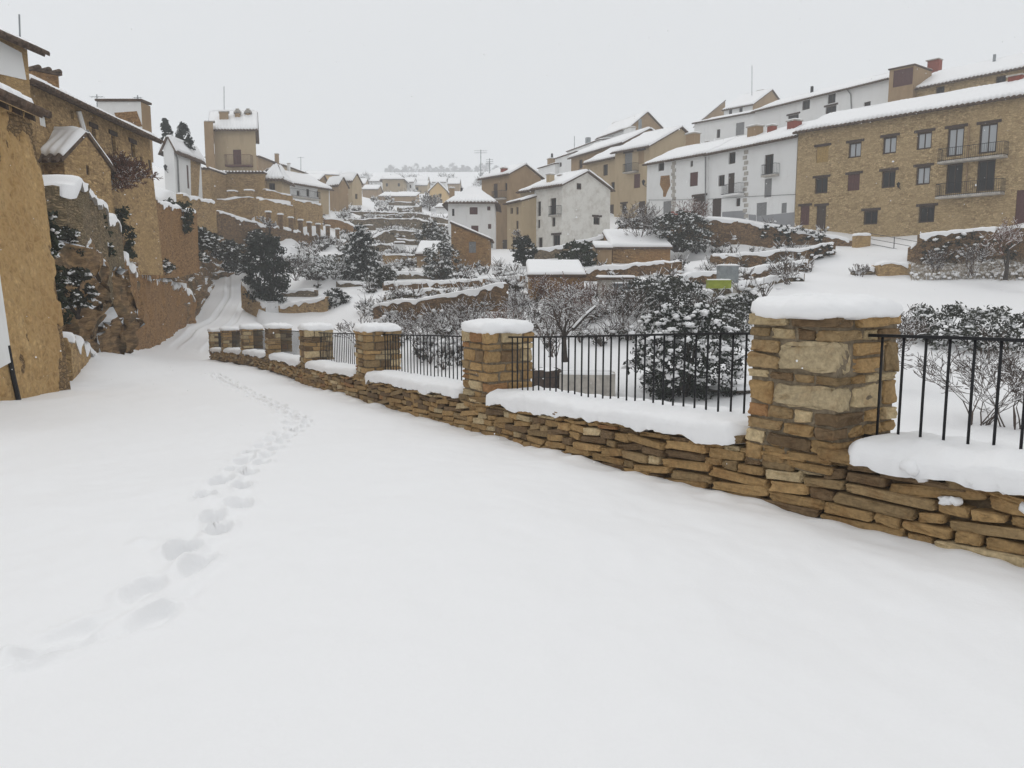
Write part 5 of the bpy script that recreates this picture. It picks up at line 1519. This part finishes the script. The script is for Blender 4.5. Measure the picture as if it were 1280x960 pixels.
o = 1.1 * fbm(al * .28, P[..., 2] * .35, 61, 5) + .45 * (ridg - .5) - ledge
o = (o - .25) * np.clip(fv / .8, .15, 1)[:, None]
P[..., 0] += o * .85; P[..., 1] -= o * .45
P[..., 2] += .35 * fbm(al * .7, P[..., 0] * .7, 63, 4) * np.clip(fv - .3, 0, 1)[:, None]
ro = grid_object('rocky_bank', P[..., 0], P[..., 1], P[..., 2], M['rock'], True, 'structure')
for j in range(3, 7):
    for i in range(len(cx)): pass
# ------------------------------------------------------------------ plants
def hb(px, py): return hit(px, py)
SH = 'snow-laden shrubs on the terraces'
shrub('evergreen_shrub', 'large snow-laden evergreen right behind the long railing', at(858, 494, 27.5) , 4.2, 2.95, 'leafdark', 250, 30, .08, 1.2, 16, 'round', SH, 3, snow_size=.95, snowlow=.1)
shrub('evergreen_tree', 'dark dense evergreen beside the white garden gate', at(334, 384, 64), 3.7, 5.5, 'leafdark', 260, 40, .12, .12, 8, 'tall', None, 5, 'tree', snow_size=.9)
shrub('evergreen_tree', 'bushy dark evergreen with a pointed top in mid valley', at(452, 350, 72), 4.4, 4.6, 'leafdark', 210, 32, .12, .8, 8, 'cone', None, 9, 'tree', snow_size=.9)
shrub('evergreen_shrub', 'low dark bush left of the twiggy ivy tree by the white house', at(655, 328, 65), 2.0, 1.9, 'leafdark', 70, 30, .12, .25, 5, 'round', SH, 12)
shrub('evergreen_shrub', 'dark green bush in front of the rising terrace wall', at(722, 338, 62), 3.0, 2.1, 'ivy', 110, 32, .12, .2, 6, 'round', SH, 14)
shrub('shrub', 'wide grey snowy bush on the tall terrace wall under the white row', at(848, 310, 66), 5.6, 2.7, 'leaf', 250, 24, .10, .75, 18, 'round', SH, 15, snow_size=.6)
shrub('shrub', 'snowy shrub left of the small brown stone shed', at(552, 346, 66.5), 3.2, 2.6, 'leaf', 110, 22, .10, 1.3, 10, 'round', SH, 16, snow_size=.7)
shrub('shrub', 'grey snowy shrub above the shrub left of the brown shed', at(540, 312, 84), 3.6, 2.6, 'leaf', 110, 22, .12, .8, 8, 'round', SH, 17, snow_size=.7)
shrub('shrub', 'broad snowy bush between the two dark evergreens', at(392, 345, 71), 5.8, 1.6, 'leaf', 120, 18, .10, 1.4, 12, 'hedge', SH, 18, snow_size=.7)
shrub('shrub', 'small snowy bush in front of the pointed evergreen', at(478, 362, 64), 2.6, 1.6, 'leaf', 90, 22, .10, .75, 8, 'round', SH, 19, snow_size=.7)
shrub('shrub', 'snowy bush spilling over the wall right of the garden gate', at(420, 388, 61), 2.4, 1.5, 'leafdark', 80, 24, .1, .8, 6, 'round', SH, 20, snow_size=.9)
shrub('hedge', 'snowy hedge at the right edge behind the iron railing', at(1165, 448, 31), 2.6, 1.9, 'leaf', 95, 24, .08, 1.1, 10, 'hedge', 'hedges in the lower garden', 21, 'hedge', .7, .7)
shrub('hedge', 'taller snowy hedge at the far right edge of the frame', at(1245, 450, 30), 2.9, 1.8, 'leaf', 105, 24, .08, 1.1, 10, 'hedge', 'hedges in the lower garden', 22, 'hedge', .7, .7)
shrub('hedge', 'dark snowy bush just right of the snow-laden evergreen', at(905, 424, 36), 2.4, 1.6, 'leaf', 120, 24, .08, 1.1, 8, 'round', SH, 23, snow_size=.8)
shrub('shrub', 'snowy bush behind and above the snow-laden evergreen', at(835, 402, 41), 4.2, 2.1, 'leaf', 190, 22, .09, .85, 14, 'round', SH, 24, snow_size=.6)
shrub('shrub', 'snowy bush between the corrugated sheet and the evergreen', at(800, 395, 43), 2.8, 1.9, 'leaf', 110, 22, .09, .8, 10, 'round', SH, 25, snow_size=.6)
shrub('shrub', 'dark bush left of the largest pillar, below the low wall', at(928, 408, 38), 2.8, 1.3, 'leaf', 110, 22, .08, 1.1, 8, 'round', SH, 26, snow_size=.8)
for k, (x, y, d, w, h_, lb) in enumerate([
        (222, 292, 51.0, 1.8, 1.9, 'dark ivy hanging on the reddish wall left of the tile-ledged parapet'), (252, 312, 62, 2.6, 1.5, 'snowy bush on the rocks below the tile-ledged parapet'),
        (285, 325, 74, 3.0, 1.6, 'snowy bush between the rocks and the long wall with posts'), (218, 335, 54, 4.0, 1.3, 'low snowy brush at the foot of the reddish wall'),
        (185, 346, 46.5, 3.0, 1.2, 'low snowy brush on the ledge above the lower rock'), (152, 322, 37.5, 1.2, 2.2, 'thin dark ivy at the left corner of the snow-ledged wall'),
        (66, 415, 19.3, .7, 2.7, 'dark ivy column at the corner of the ochre house'), (96, 385, 22.3, 1.0, 1.0, 'dark snowy bush on the rocks behind the ochre house corner'), (84, 322, 24.0, 1.0, .8, 'snowy dark brush below the rough stone bastion'),
        (116, 330, 28.6, 1.6, 1.6, 'dark ivy on the front of the rough stone bastion'), (296, 340, 80, 2.6, 1.3, 'snowy brush at the top of the climbing road'), (322, 312, 80, 2.2, 1.8, 'grey bush behind the dark evergreen under the falling wall')]):
    shrub('ivy' if 'ivy' in lb else 'shrub', lb, at(x, y, d), w, h_, 'ivy' if 'ivy' in lb else 'leaf', int(26 + 18 * w * h_), 24, .05 + d * .0013, .3 if 'ivy' in lb else 1.3, 4, 'hedge' if 'ivy' in lb else 'round', 'ivy and brush on the left bank', 60 + k, 'ivy' if 'ivy' in lb else 'shrub', .6, .9)
bare_tree('bare_bush', 'brown-grey bush behind the small gabled stone house', at(156, 230, 37), 1.35, .5, 133, 5, .03, 'twigred', .5, None, 'bush', 22, kids=(3, 3), minr=.012, shrubby=True)
for k, (x, y0, y1, d, lb) in enumerate([(208, 152, 182, 85, 'left dark conifer behind the white house by the tower'), (230, 158, 190, 82, 'right dark conifer behind the white house by the tower')]):
    shrub('conifer', lb, at(x, y1, d), 1.5 + .9 * k, (y1 - y0) * d / 1000, 'leafdark', 90, 26, .13, .12, 3, 'cone', 'conifers by the tower', 80 + k, 'tree')
TR = 'bare trees in the gardens'
bare_tree('bare_tree', 'dark bare fruit tree with forked trunk behind the long railing', at(706, 446, 29.5), 3.2, .75, 4, 5, .14, 'twig', .75, TR, trunk_h=.3, kids=(3, 4))
bare_tree('bare_tree', 'bare twiggy tree with snow in front of the whitewashed house', at(656, 322, 66), 3.6, .55, 6, 5, .10, 'twig', .8, TR, kids=(3, 4), minr=.014)
bare_tree('bare_tree', 'bare tree at the far right in front of the brown stone house', at(1257, 345, 46), 5.0, .55, 8, 5, .13, 'twigred', .6, TR, kids=(3, 4), minr=.011)
bare_tree('bare_tree', 'thin bare sapling standing in the hedge at the right', at(1208, 442, 30.5), 3.0, .4, 9, 3, .05, 'twig', .3, TR, kids=(2, 3))
bare_tree('bare_tree', 'small bare tree with twiggy crown behind the third pillar', at(640, 430, 38), 2.9, .7, 13, 5, .08, 'twig', .8, TR, kids=(3, 4))
bare_tree('bare_tree', 'bare spindly tree in front of the lean-to brown shed', at(668, 392, 43), 3.0, .45, 15, 5, .06, 'twigred', .45, TR, kids=(3, 4))
bare_tree('bare_tree', 'low snowy tree by the second falling wall under the tower', at(337, 292, 81), 3.0, .8, 17, 4, .12, 'twig', .9, TR, kids=(3, 4), minr=.03)
bare_tree('bare_tree', 'little snowy sapling left of the largest pillar', at(930, 412, 35), 1.4, .5, 18, 3, .025, 'twig', .6, TR, kids=(3, 4))
bare_tree('bare_tree', 'hazy grey bare tree beside the far yellow house', at(538, 268, 150), 7.0, .6, 19, 5, .2, 'twig', .5, TR, kids=(4, 4), minr=.035)
BB = 'bare twiggy bushes in the lower gardens'
for k, (x, y, d, h_, n, m, lb) in enumerate([
        (1218, 532, 20.5, 2.0, 10, 'twig', 'tall bare bush close behind the railing at the right edge'), (1265, 535, 20, 1.8, 7, 'twig', 'bare bush at the right edge beside the taller bare bush'),
        (585, 432, 40, 2.4, 13, 'twig', 'bare bush seen above the railing between second and third pillar'), (525, 440, 40, 2.2, 12, 'twig', 'bare bush seen through the railing beyond the third pillar'),
        (620, 455, 34, 2.2, 12, 'twigred', 'reddish bare bush just left of the second pillar'), (770, 420, 39, 2.3, 14, 'twig', 'bare snowy bush left of the snow-laden evergreen'),
        (735, 402, 42, 2.0, 12, 'twigred', 'reddish bare bush below the concrete shed'), (700, 396, 44, 1.9, 12, 'twigred', 'reddish bare bush below the lean-to brown shed'),
        (660, 408, 42, 1.9, 11, 'twig', 'bare bush behind the second pillar near the forked tree'), (985, 352, 46, 1.3, 10, 'twig', 'low bare bush above the largest pillar, left part of the path'),
        (1075, 345, 50, .8, 8, 'twig', 'small bare tuft left of the rubble wall end'), (800, 300, 66, 2.6, 14, 'twig', 'bare bush at the left of the grey bush under the white row'),
        (865, 285, 69, 2.2, 10, 'twigred', 'thin bare bush in front of the garage door of the white row'), (1170, 340, 50, 1.3, 9, 'twig', 'bare bush growing on the right retaining wall'),
        (1215, 340, 48, 1.6, 10, 'twig', 'wider bare bush growing on the right retaining wall'), (1110, 450, 26, 1.5, 9, 'twig', 'bare bush hidden behind the largest pillar'),
        (690, 440, 33, 1.7, 10, 'twig', 'bare bush at the foot of the forked fruit tree'), (455, 430, 46, 1.6, 10, 'twig', 'bare bush behind the third pillar'), (872, 408, 39, 1.4, 12, 'twig', 'bare snowy bush under the yellow-green box'),
        (370, 348, 69, 2.0, 10, 'twig', 'bare bush right of the dark evergreen')]):
    bare_tree('bare_bush', lb, at(x, y, d), h_ * 1.15, .5, 100 + k, 4 if d > 30 else 5, .022, m, .55, BB, 'bush', n, kids=(2, 3), minr=.004 + d * .00016, shrubby=True)

# far wood on the skyline
r = random.Random(77)
for k in range(44):
    x = 600 - k * 3.2 + r.uniform(-3, 3) if k < 38 else r.uniform(600, 650); d = r.uniform(790, 850)
    hgt = r.uniform(5, 9) if k % 5 else r.uniform(9, 13)
    p = at(x, 220, d); p[2] = g1(p[0], p[1]) - .8
    t = thing('far_tree', 'hazy bare tree in the row along the far hilltop', 'tree', p, 'hazy trees along the far hilltop')
    tk = MB(); tk.tube([p, p + (0, 0, hgt * .5)], [.3, .15], 5); tk.build('trunk', M['bark'], t)
    lm = MB(); cs = []
    for _ in range(40):
        th = r.uniform(0, 6.28); f = r.random() ** .5; zz = r.uniform(.25, 1)
        R = hgt * .5 * f * math.sin(math.pi * (.15 + .8 * zz))
        cs.append(p + np.array([R * math.cos(th), R * math.sin(th), hgt * zz]))
    leaf_cloud(lm, cs, hgt * .14, 16, .5, r); lm.build('crown', M['twig'], t)

# ------------------------------------------------------------------ brush, weeds and dry grass nobody could count
def in_poly(x, y, poly):
    c = False; n = len(poly)
    for i in range(n):
        x1, y1 = poly[i]; x2, y2 = poly[(i + 1) % n]
        if (y1 > y) != (y2 > y) and x < (x2 - x1) * (y - y1) / (y2 - y1) + x1: c = not c
    return c


def scatter(polys, n, r):
    out = []
    for poly, w in polys:
        xs = [p[0] for p in poly]; ys_ = [p[1] for p in poly]; m = 0
        while m < n * w:
            x = r.uniform(min(xs), max(xs)); y = r.uniform(min(ys_), max(ys_)); m += 1
            if in_poly(x, y, poly) and noise.noise((x * .03, y * .06, 1)) > -.12: out.append(hit(x, y))
    return out


r = random.Random(91)
polys = [([(455, 350), (655, 345), (650, 405), (560, 420), (450, 395)], 1.0), ([(660, 375), (900, 350), (940, 400), (900, 430), (640, 440), (620, 400)], 1.0), ([(480, 400), (650, 400), (640, 470), (470, 455)], .8),
         ([(400, 262), (560, 266), (560, 335), (400, 330)], .9), ([(340, 300), (420, 305), (480, 350), (400, 365), (345, 350)], .5), ([(440, 318), (560, 318), (650, 342), (460, 350)], .5), ([(400, 235), (560, 240), (560, 262), (400, 262)], .7), ([(430, 222), (640, 222), (600, 238), (440, 238)], .7), ([(390, 220.5), (650, 218.5), (640, 231), (430, 232)], .9),
         ([(760, 285), (1000, 285), (1060, 305), (880, 350), (700, 350)], .4), ([(880, 335), (1000, 322), (1040, 330), (960, 375), (880, 380)], .5)]
tw, sn, lf = MB(), MB(), MB()
for p in scatter(polys, 280, r):
    d = p[1]; s = r.uniform(.35, 1.0) * (1 if d < 70 else 1.25) * max(1, d / 150)
    for _ in range(12):
        a = r.uniform(0, 6.28); e = p + np.array([math.cos(a) * s * .6, math.sin(a) * s * .6, s * r.uniform(.5, 1.2)]); mid = (p + e) / 2 + np.array([r.gauss(0, .08), r.gauss(0, .08), .08])
        tw.tube([p - (0, 0, .1), mid, e], [.012 + d * .00012] * 2 + [.006 + d * .00008], 3, cap=False)
        if r.random() < .5: sn.tube([mid + (0, 0, .02), e + (0, 0, .02)], [.02 + d * .0002, .01], 3, cap=False)
    leaf_cloud(lf, [p + np.array([r.gauss(0, s * .35), r.gauss(0, s * .35), s * r.uniform(.15, .55)]) for _ in range(3)], .2 * s + .06, 8, .05 + d * .0007, r)
    for _ in range(r.randint(2, 5)): clump(sn, p + np.array([r.gauss(0, s * .4), r.gauss(0, s * .4), s * r.uniform(.3, .75)]), s * r.uniform(.1, .28), s * r.uniform(.07, .14), r)
bw = tag(tw.build('brushwood', M['twig'], None, kind='stuff'), 'bare snowy brush and weeds scattered over the garden terraces', 'brushwood')
lf.build('dead_leaves', M['leaf'], bw, kind='stuff'); sn.build('snow_cover', M['snowroof'], bw, True, kind='stuff')
WLOC[bw.name] = np.zeros(3)
gm, gs = MB(), MB()
for k in range(2600):
    x = r.uniform(1138, 1300); y = r.uniform(338, 352); p = hit(x, y)
    h_ = r.uniform(.25, .75); a = r.uniform(0, 6.28); gm.tube([p, p + np.array([math.cos(a) * .12, math.sin(a) * .12, h_ * .7]), p + np.array([math.cos(a) * .3, math.sin(a) * .3, h_])], [.012, .01, .005], 3, cap=False)
    if k % 6 == 0: clump(gs, p + (r.gauss(0, .1), r.gauss(0, .1), h_ * .6), .12, .08, r)
go = tag(gm.build('dry_grass', M['reed'], None, kind='stuff'), 'pale dry grass poking from snow below the right retaining wall', 'grass')
gs.build('snow_cover', M['snowroof'], go, True, kind='stuff')

# ivy leaves and snow clots clinging to the tall terrace walls
def climbing(label, pts, n, seed, snow=.35, leafm='ivy', size=.12):
    """pts: (px, py, distance, half height px)"""
    r = random.Random(seed); pts = np.array(pts, float); lm, nm = MB(), MB(); cs = []
    for _ in range(n):
        k = r.uniform(0, len(pts) - 1); i = int(k); f = k - i; q = pts[min(i, len(pts) - 1)] * (1 - f) + pts[min(i + 1, len(pts) - 1)] * f
        c = at(q[0], q[1] + r.uniform(-1, 1) * q[3], q[2] - .3); cs.append(c)
        if r.random() < snow: s = r.uniform(.06, .2); clump(nm, c + (0, -.1, .1), s, s * .5, r)
    t = thing('ivy', label, 'ivy', cs[0], 'ivy on the terrace walls')
    leaf_cloud(lm, cs, .2, 20, size * .8, r); lm.build('foliage', M[leafm], t)
    if nm.n: nm.build('snow_cover', M['snowroof'], t, True, kind='stuff')


climbing('dark ivy over the left end of the tall terrace wall', [(768, 288, 75.5, 10), (790, 279, 73.5, 8), (815, 276, 72, 7), (850, 274, 70, 5)], 80, 1, .6, 'leafdark')
climbing('snow-flecked creeper on the right half of the tall terrace wall', [(945, 290, 66.3, 9), (985, 292, 65, 9), (1030, 297, 63.4, 5)], 45, 2, .55, 'leafdark')
climbing('creeper over the wall below the tall terrace wall', [(985, 325, 56.4, 7), (1020, 318, 56.2, 9), (1043, 310, 56, 5)], 26, 3, .6, 'leafdark')
climbing('dark creeper on the right retaining wall', [(1150, 318, 54, 16), (1185, 312, 52.5, 18), (1225, 310, 50.5, 22), (1275, 310, 48.5, 24)], 120, 4, .25, 'leafdark', .08)
0 and climbing('snowy fringe of ivy along the top of the right retaining wall', [(1160, 291, 53.6, 3), (1200, 287, 52, 3), (1280, 280, 48.3, 5)], 45, 5, .9, 'leafdark', .1)
# ------------------------------------------------------------------ small things
# white garden gate
a, b_ = at(333, 392, 62), at(347, 392, 62); z = a[2]
t = thing('garden_gate', 'white metal garden gate between two low walls below the dark evergreen', 'gate', (a + b_) / 2)
m = MB(); w = b_[0] - a[0]; hh = .95
for x in (a[0], b_[0]): m.obox((x, 62, z + hh / 2), (.035, 0, 0), (0, .035, 0), (0, 0, hh / 2))
for zz in (.08, hh - .05): m.obox(((a[0] + b_[0]) / 2, 62, z + zz), (w / 2, 0, 0), (0, .025, 0), (0, 0, .03))
m.build('gate_frame', M['gate'], t)
m = MB(); m.obox(((a[0] + b_[0]) / 2, 62.03, z + hh / 2), (w / 2 - .04, 0, 0), (0, .008, 0), (0, 0, hh / 2 - .1)); m.build('gate_panel', M['gate'], t)
m = MB(); m.obox((b_[0] - .12, 61.95, z + .5), (.05, 0, 0), (0, .02, 0), (0, 0, .02)); m.build('latch', M['iron'], t)
# railing at the path by the brown stone house and the post beside it
t = thing('path_railing', 'thin iron railing at the top of the path to the brown house', 'railing', at(1115, 312, 57))
P = [at(1087, 309, 60), at(1117, 315, 57.5), at(1146, 321, 55)]
m = MB()
for i in range(2):
    for zz in (.25, .62, 1.0): m.tube([P[i] + (0, 0, zz), P[i + 1] + (0, 0, zz)], .018, 4)
m.build('rail', M['iron'], t)
for p in P:
    m = MB(); m.tube([p - (0, 0, .4), p + (0, 0, 1.05)], .03, 5); m.build('post', M['iron'], t)
p = at(1076, 313, 60); t = thing('gate_post', 'square stone gate post with snow at the right end of the tall terrace wall', 'post', p)
m = MB(); m.obox(p + (0, 0, .2), (.48, 0, 0), (0, .48, 0), (0, 0, .85)); m.build('stonework', M['ochre'], t)
m = MB(); snow_pad(m, p + (0, 0, 1.05), (.55, 0, 0), (0, .55, 0), .22, .04, 6, 2); m.build('snow_cap', M['snowroof'], t, True)
# corrugated sheet
p0, p1 = at(766, 379, 46), at(793, 377, 46.2); ht = 1.15
t = thing('corrugated_sheet', 'grey corrugated metal sheet standing below the concrete shed', 'metal sheet', (p0 + p1) / 2)
n = 73; X_ = np.linspace(p0[0], p1[0], n); Y_ = np.linspace(p0[1], p1[1], n) + .05 * np.sin(np.arange(n) * math.pi / 3)
m = MB(); V = []
for zz in (-.2, ht):
    for o_ in (0, .012): V += [(X_[i], Y_[i] + o_, p0[2] + zz) for i in range(n)]
F_ = [(i, i + 1, 2 * n + i + 1, 2 * n + i) for i in range(n - 1)] + [(n + i + 1, n + i, 3 * n + i, 3 * n + i + 1) for i in range(n - 1)] + [(2 * n + i, 2 * n + i + 1, 3 * n + i + 1, 3 * n + i) for i in range(n - 1)]
m.add(V, F_); m.build('sheet', M['zinc'], t, True)
m = MB(); snow_strip(m, [(X_[0], Y_[0], p0[2] + ht), (X_[-1], Y_[-1], p0[2] + ht)], [(0, -1, 0), (0, -1, 0)], .05, .05, .02, .03, 7, 3); m.build('snow_cap', M['snowroof'], t, True)
# metal tank and yellow-green box
p = at(909, 353.5, 44.6); t = thing('metal_tank', 'grey metal water tank with snow behind the yellow-green box', 'tank', p)
m = MB(); hx_, hy_, hz_ = .5, .4, .46
m.obox(p + (0, 0, hz_), (hx_, 0, 0), (0, hy_, 0), (0, 0, hz_)); m.build('tank_body', M['zinc'], t)
for zz in (.06, .86):
    m = MB(); m.obox(p + (0, 0, zz), (hx_ + .02, 0, 0), (0, hy_ + .02, 0), (0, 0, .03)); m.build('rim', M['zinc'], t)
m = MB(); m.obox(p + (0, 0, -.3), (hx_ * .9, 0, 0), (0, hy_ * .9, 0), (0, 0, .3)); m.build('plinth', M['concrete'], t)
m = MB(); snow_pad(m, p + (0, 0, .92), (hx_ + .03, 0, 0), (0, hy_ + .03, 0), .1, .03, 5, 4); m.build('snow_cap', M['snowroof'], t, True)
p = at(898, 361, 43.2); t = thing('plastic_crate', 'bright yellow-green plastic box on the terrace edge', 'box', p)
m = MB(); m.obox(p + (0, 0, .22), (.6, 0, 0), (0, .3, 0), (0, 0, .2)); m.build('box_body', M['lime'], t)
m = MB(); m.obox(p + (0, 0, .43), (.63, 0, 0), (0, .33, 0), (0, 0, .025)); m.build('rim', M['lime'], t)
m = MB(); snow_pad(m, p + (0, 0, .455), (.6, 0, 0), (0, .3, 0), .06, .02, 5, 5); m.build('snow_cap', M['snowroof'], t, True)
# concrete trough and plank barrel below the forked tree
p = at(734, 488, 27.4); t = thing('water_trough', 'concrete trough with snow behind the long railing', 'trough', p)
m = MB(); A_, B_, H_ = .95, .42, .62; W_ = .08
ax = np.array([.99, -.1, 0]); ay = np.array([.1, .99, 0])
for s in (-1, 1):
    m.obox(p + ay * s * (B_ - W_) + (0, 0, H_ / 2 - .1), ax * A_, ay * W_, (0, 0, H_ / 2 + .1)); m.obox(p + ax * s * (A_ - W_) + (0, 0, H_ / 2 - .1), ax * W_, ay * (B_ - 2 * W_ - .002), (0, 0, H_ / 2 + .099))
m.obox(p + (0, 0, .1), ax * (A_ - 2 * W_), ay * (B_ - 2 * W_), (0, 0, .25)); m.build('trough_body', M['concrete'], t)
m = MB(); snow_pad(m, p + (0, 0, H_ - .27), ax * (A_ - .12), ay * (B_ - .12), .2, .03, 8, 6); m.build('snow_fill', M['snow'], t, True)
m = MB()
for s in (-1, 1): snow_strip(m, [p + ay * s * (B_ - W_) - ax * A_ + (0, 0, H_ - .005), p + ay * s * (B_ - W_) + ax * A_ + (0, 0, H_ - .005)], [-ay, -ay], .09, .07, .02, .0, 7, 2)
m.build('snow_cap', M['snow'], t, True)
p = at(683, 486, 27.6); t = thing('plank_tub', 'dark weathered plank tub left of the concrete trough', 'tub', p)
for k in range(16):
    a = 2 * math.pi * k / 16; q = np.array([math.cos(a), math.sin(a), 0]); tg = np.array([-q[1], q[0], 0])
    m = MB(); m.obox(p + q * .48 + (0, 0, .3 + .02 * (k % 3)), tg * .088, q * .025, (0, 0, .36)); m.build('plank', M['wood'], t)
m = MB(); m.tube([p + np.array([.515 * math.cos(a), .515 * math.sin(a), .45]) for a in np.linspace(0, 2 * math.pi, 25)], .012, 4); m.build('hoop', M['iron'], t)
m = MB(); snow_pad(m, p + (0, 0, .5), (.45, 0, 0), (0, .45, 0), .22, .03, 8, 8, 2.2); m.build('snow_fill', M['snow'], t, True)
# round garden bed rim with snow, right of the evergreen
p = at(916, 489, 27.0); t = thing('garden_bed', 'round snow-covered garden bed with dark rim beside the evergreen', 'garden bed', p)
m = MB(); m.tube([p + np.array([.85 * math.cos(a), .6 * math.sin(a), .05]) for a in np.linspace(0, 2 * math.pi, 30)], .05, 6); m.build('rim', M['bark'], t)
m = MB(); snow_pad(m, p + (0, 0, .03), (.8, 0, 0), (0, .55, 0), .2, .03, 8, 9, 2.2); m.build('snow_fill', M['snow'], t, True)
# sawn branches lying crossed in the garden
for k, (x0, y0, x1, y1, d, lb) in enumerate([(716, 412, 744, 384, 29.0, 'snowy pruned limb leaning right of the forked fruit tree'), (884, 475, 945, 482, 29.5, 'dark reddish prunings lying beside the evergreen')]):
    q0, q1 = at(x0, y0, d), at(x1, y1, d + .5); t = thing('fallen_branch', lb, 'branch', q0)
    m = MB(); m.tube([q0, (q0 + q1) / 2 + (0, 0, .05), q1], [.075, .065, .04], 7); m.build('wood', M['bark' if k == 0 else 'twigred'], t, True)
    m = MB(); m.tube([q0 + (0, -.02, .07), (q0 + q1) / 2 + (0, -.02, .12), q1 + (0, -.02, .055)], [.05, .05, .03], 6); m.build('snow_cover', M['snowroof'], t, True)
# stones showing through the snow at the wall foot
for k, (x, y, s, lb) in enumerate([(988, 661, .02, 'dark mossy stone poking from the road snow below the largest pillar')]):
    z = 0
    for _ in range(5): p = atz(x, y, z); z = float(zroad(p[1])) - .018
    m = MB(); stone(m, p + (0, 0, -.015), (s * 1.8, 0, 0), (0, s * 1.2, 0), (0, 0, s), random.Random(k), (.10, .10, .07), 4, .4, .25); tag(m.build('loose_stone', M['stone'], None, True), lb, 'stone')
# snowflakes in the air
r = random.Random(123); m = MB(); OV = np.array([(1, 0, 0), (-1, 0, 0), (0, 1, 0), (0, -1, 0), (0, 0, 1), (0, 0, -1)], float); OF = [(0, 2, 4), (2, 1, 4), (1, 3, 4), (3, 0, 4), (2, 0, 5), (1, 2, 5), (3, 1, 5), (0, 3, 5)]
for k in range(2600):
    d = r.uniform(5, 60); x = r.uniform(-60, 60) if d > 30 else r.uniform(-.8, .8) * d; z = r.uniform(-2, 1.65 + d * .45)
    if z < float(zroad(d)) + .1: continue
    s = r.uniform(.0035, .007) * (1 + d * .02); m.add(OV * s * np.array([r.uniform(.7, 1.3), 1, r.uniform(.8, 1.6)]) + (x, d, z), OF)
tag(m.build('snowflakes', M['snowroof'], None, kind='stuff'), 'fine snowflakes falling through the air over the valley', 'snowflakes')

# ------------------------------------------------------------------ air, sky, light
m = MB(); m.obox((0, 495, 61), (1060, 0, 0), (0, 520, 0), (0, 0, 82))
hm = bpy.data.materials.new('haze'); hm.use_nodes = True; nt = hm.node_tree; nt.nodes.remove(nt.nodes['Principled BSDF'])
pv = nt.nodes.new('ShaderNodeVolumePrincipled'); pv.inputs['Density'].default_value = HAZE; pv.inputs['Color'].default_value = (.93, .95, .97, 1); pv.inputs['Anisotropy'].default_value = .2
nt.links.new(pv.outputs[0], nt.nodes['Material Output'].inputs['Volume'])
tag(m.build('haze', hm, None, kind='stuff'), 'thin snowy haze filling the whole valley air', 'haze')

w = bpy.data.worlds.new('World'); scn.world = w; w.use_nodes = True; nt = w.node_tree; bg = nt.nodes['Background']
SUN_EL, SUN_AZ = math.radians(52), math.radians(-25)
sky = nt.nodes.new('ShaderNodeTexSky'); sky.sky_type = 'NISHITA'; sky.sun_disc = False; sky.sun_elevation = SUN_EL; sky.sun_rotation = SUN_AZ
geo = nt.nodes.new('ShaderNodeTexCoord'); sx = nt.nodes.new('ShaderNodeSeparateXYZ'); nt.links.new(geo.outputs['Generated'], sx.inputs[0])
cl = ramp(nt, sx.outputs[2], [(0, tuple(c * SKYK for c in (.768, .78, .792))), (.5, tuple(c * SKYK * 1.05 for c in (.766, .78, .793))), (1, tuple(c * SKYK * 1.15 for c in (.768, .78, .792)))])
hsv = nt.nodes.new('ShaderNodeHueSaturation'); hsv.inputs['Saturation'].default_value = .25; nt.links.new(sky.outputs[0], hsv.inputs['Color'])
# an overcast: the cloud sheet hides most of the clear sky
gain = nt.nodes.new('ShaderNodeVectorMath'); gain.operation = 'SCALE'; gain.inputs['Scale'].default_value = 10.; nt.links.new(cl.outputs['Color'], gain.inputs[0])
mx = mix(nt, .94, hsv.outputs['Color'], gain.outputs[0])
nt.links.new(mx, bg.inputs['Color']); bg.inputs['Strength'].default_value = .1
sl = bpy.data.lights.new('sun', 'SUN'); sl.energy = .6; sl.angle = math.radians(25); sl.color = (1, .97, .93)
so = bpy.data.objects.new('sun', sl); COL.objects.link(so)
so.rotation_euler = (math.pi / 2 - SUN_EL, 0, -SUN_AZ + math.pi) ; so.location = (0, 0, 60)
d = Vector((math.sin(SUN_AZ) * math.cos(SUN_EL), math.cos(SUN_AZ) * math.cos(SUN_EL), math.sin(SUN_EL)))
so.rotation_euler = (-d).to_track_quat('-Z', 'Y').to_euler()

vs = scn.view_settings; vs.view_transform = 'Standard'; vs.look = 'None'; vs.exposure = EXPO; vs.gamma = 1; vs.use_curve_mapping = False
scn.render.engine = 'CYCLES'; c = scn.cycles
c.use_denoising = True; c.max_bounces = 6; c.diffuse_bounces = 3; c.glossy_bounces = 2; c.transmission_bounces = 2; c.volume_bounces = 2; c.transparent_max_bounces = 4
try: c.denoiser = 'OPENIMAGEDENOISE'
except Exception: pass
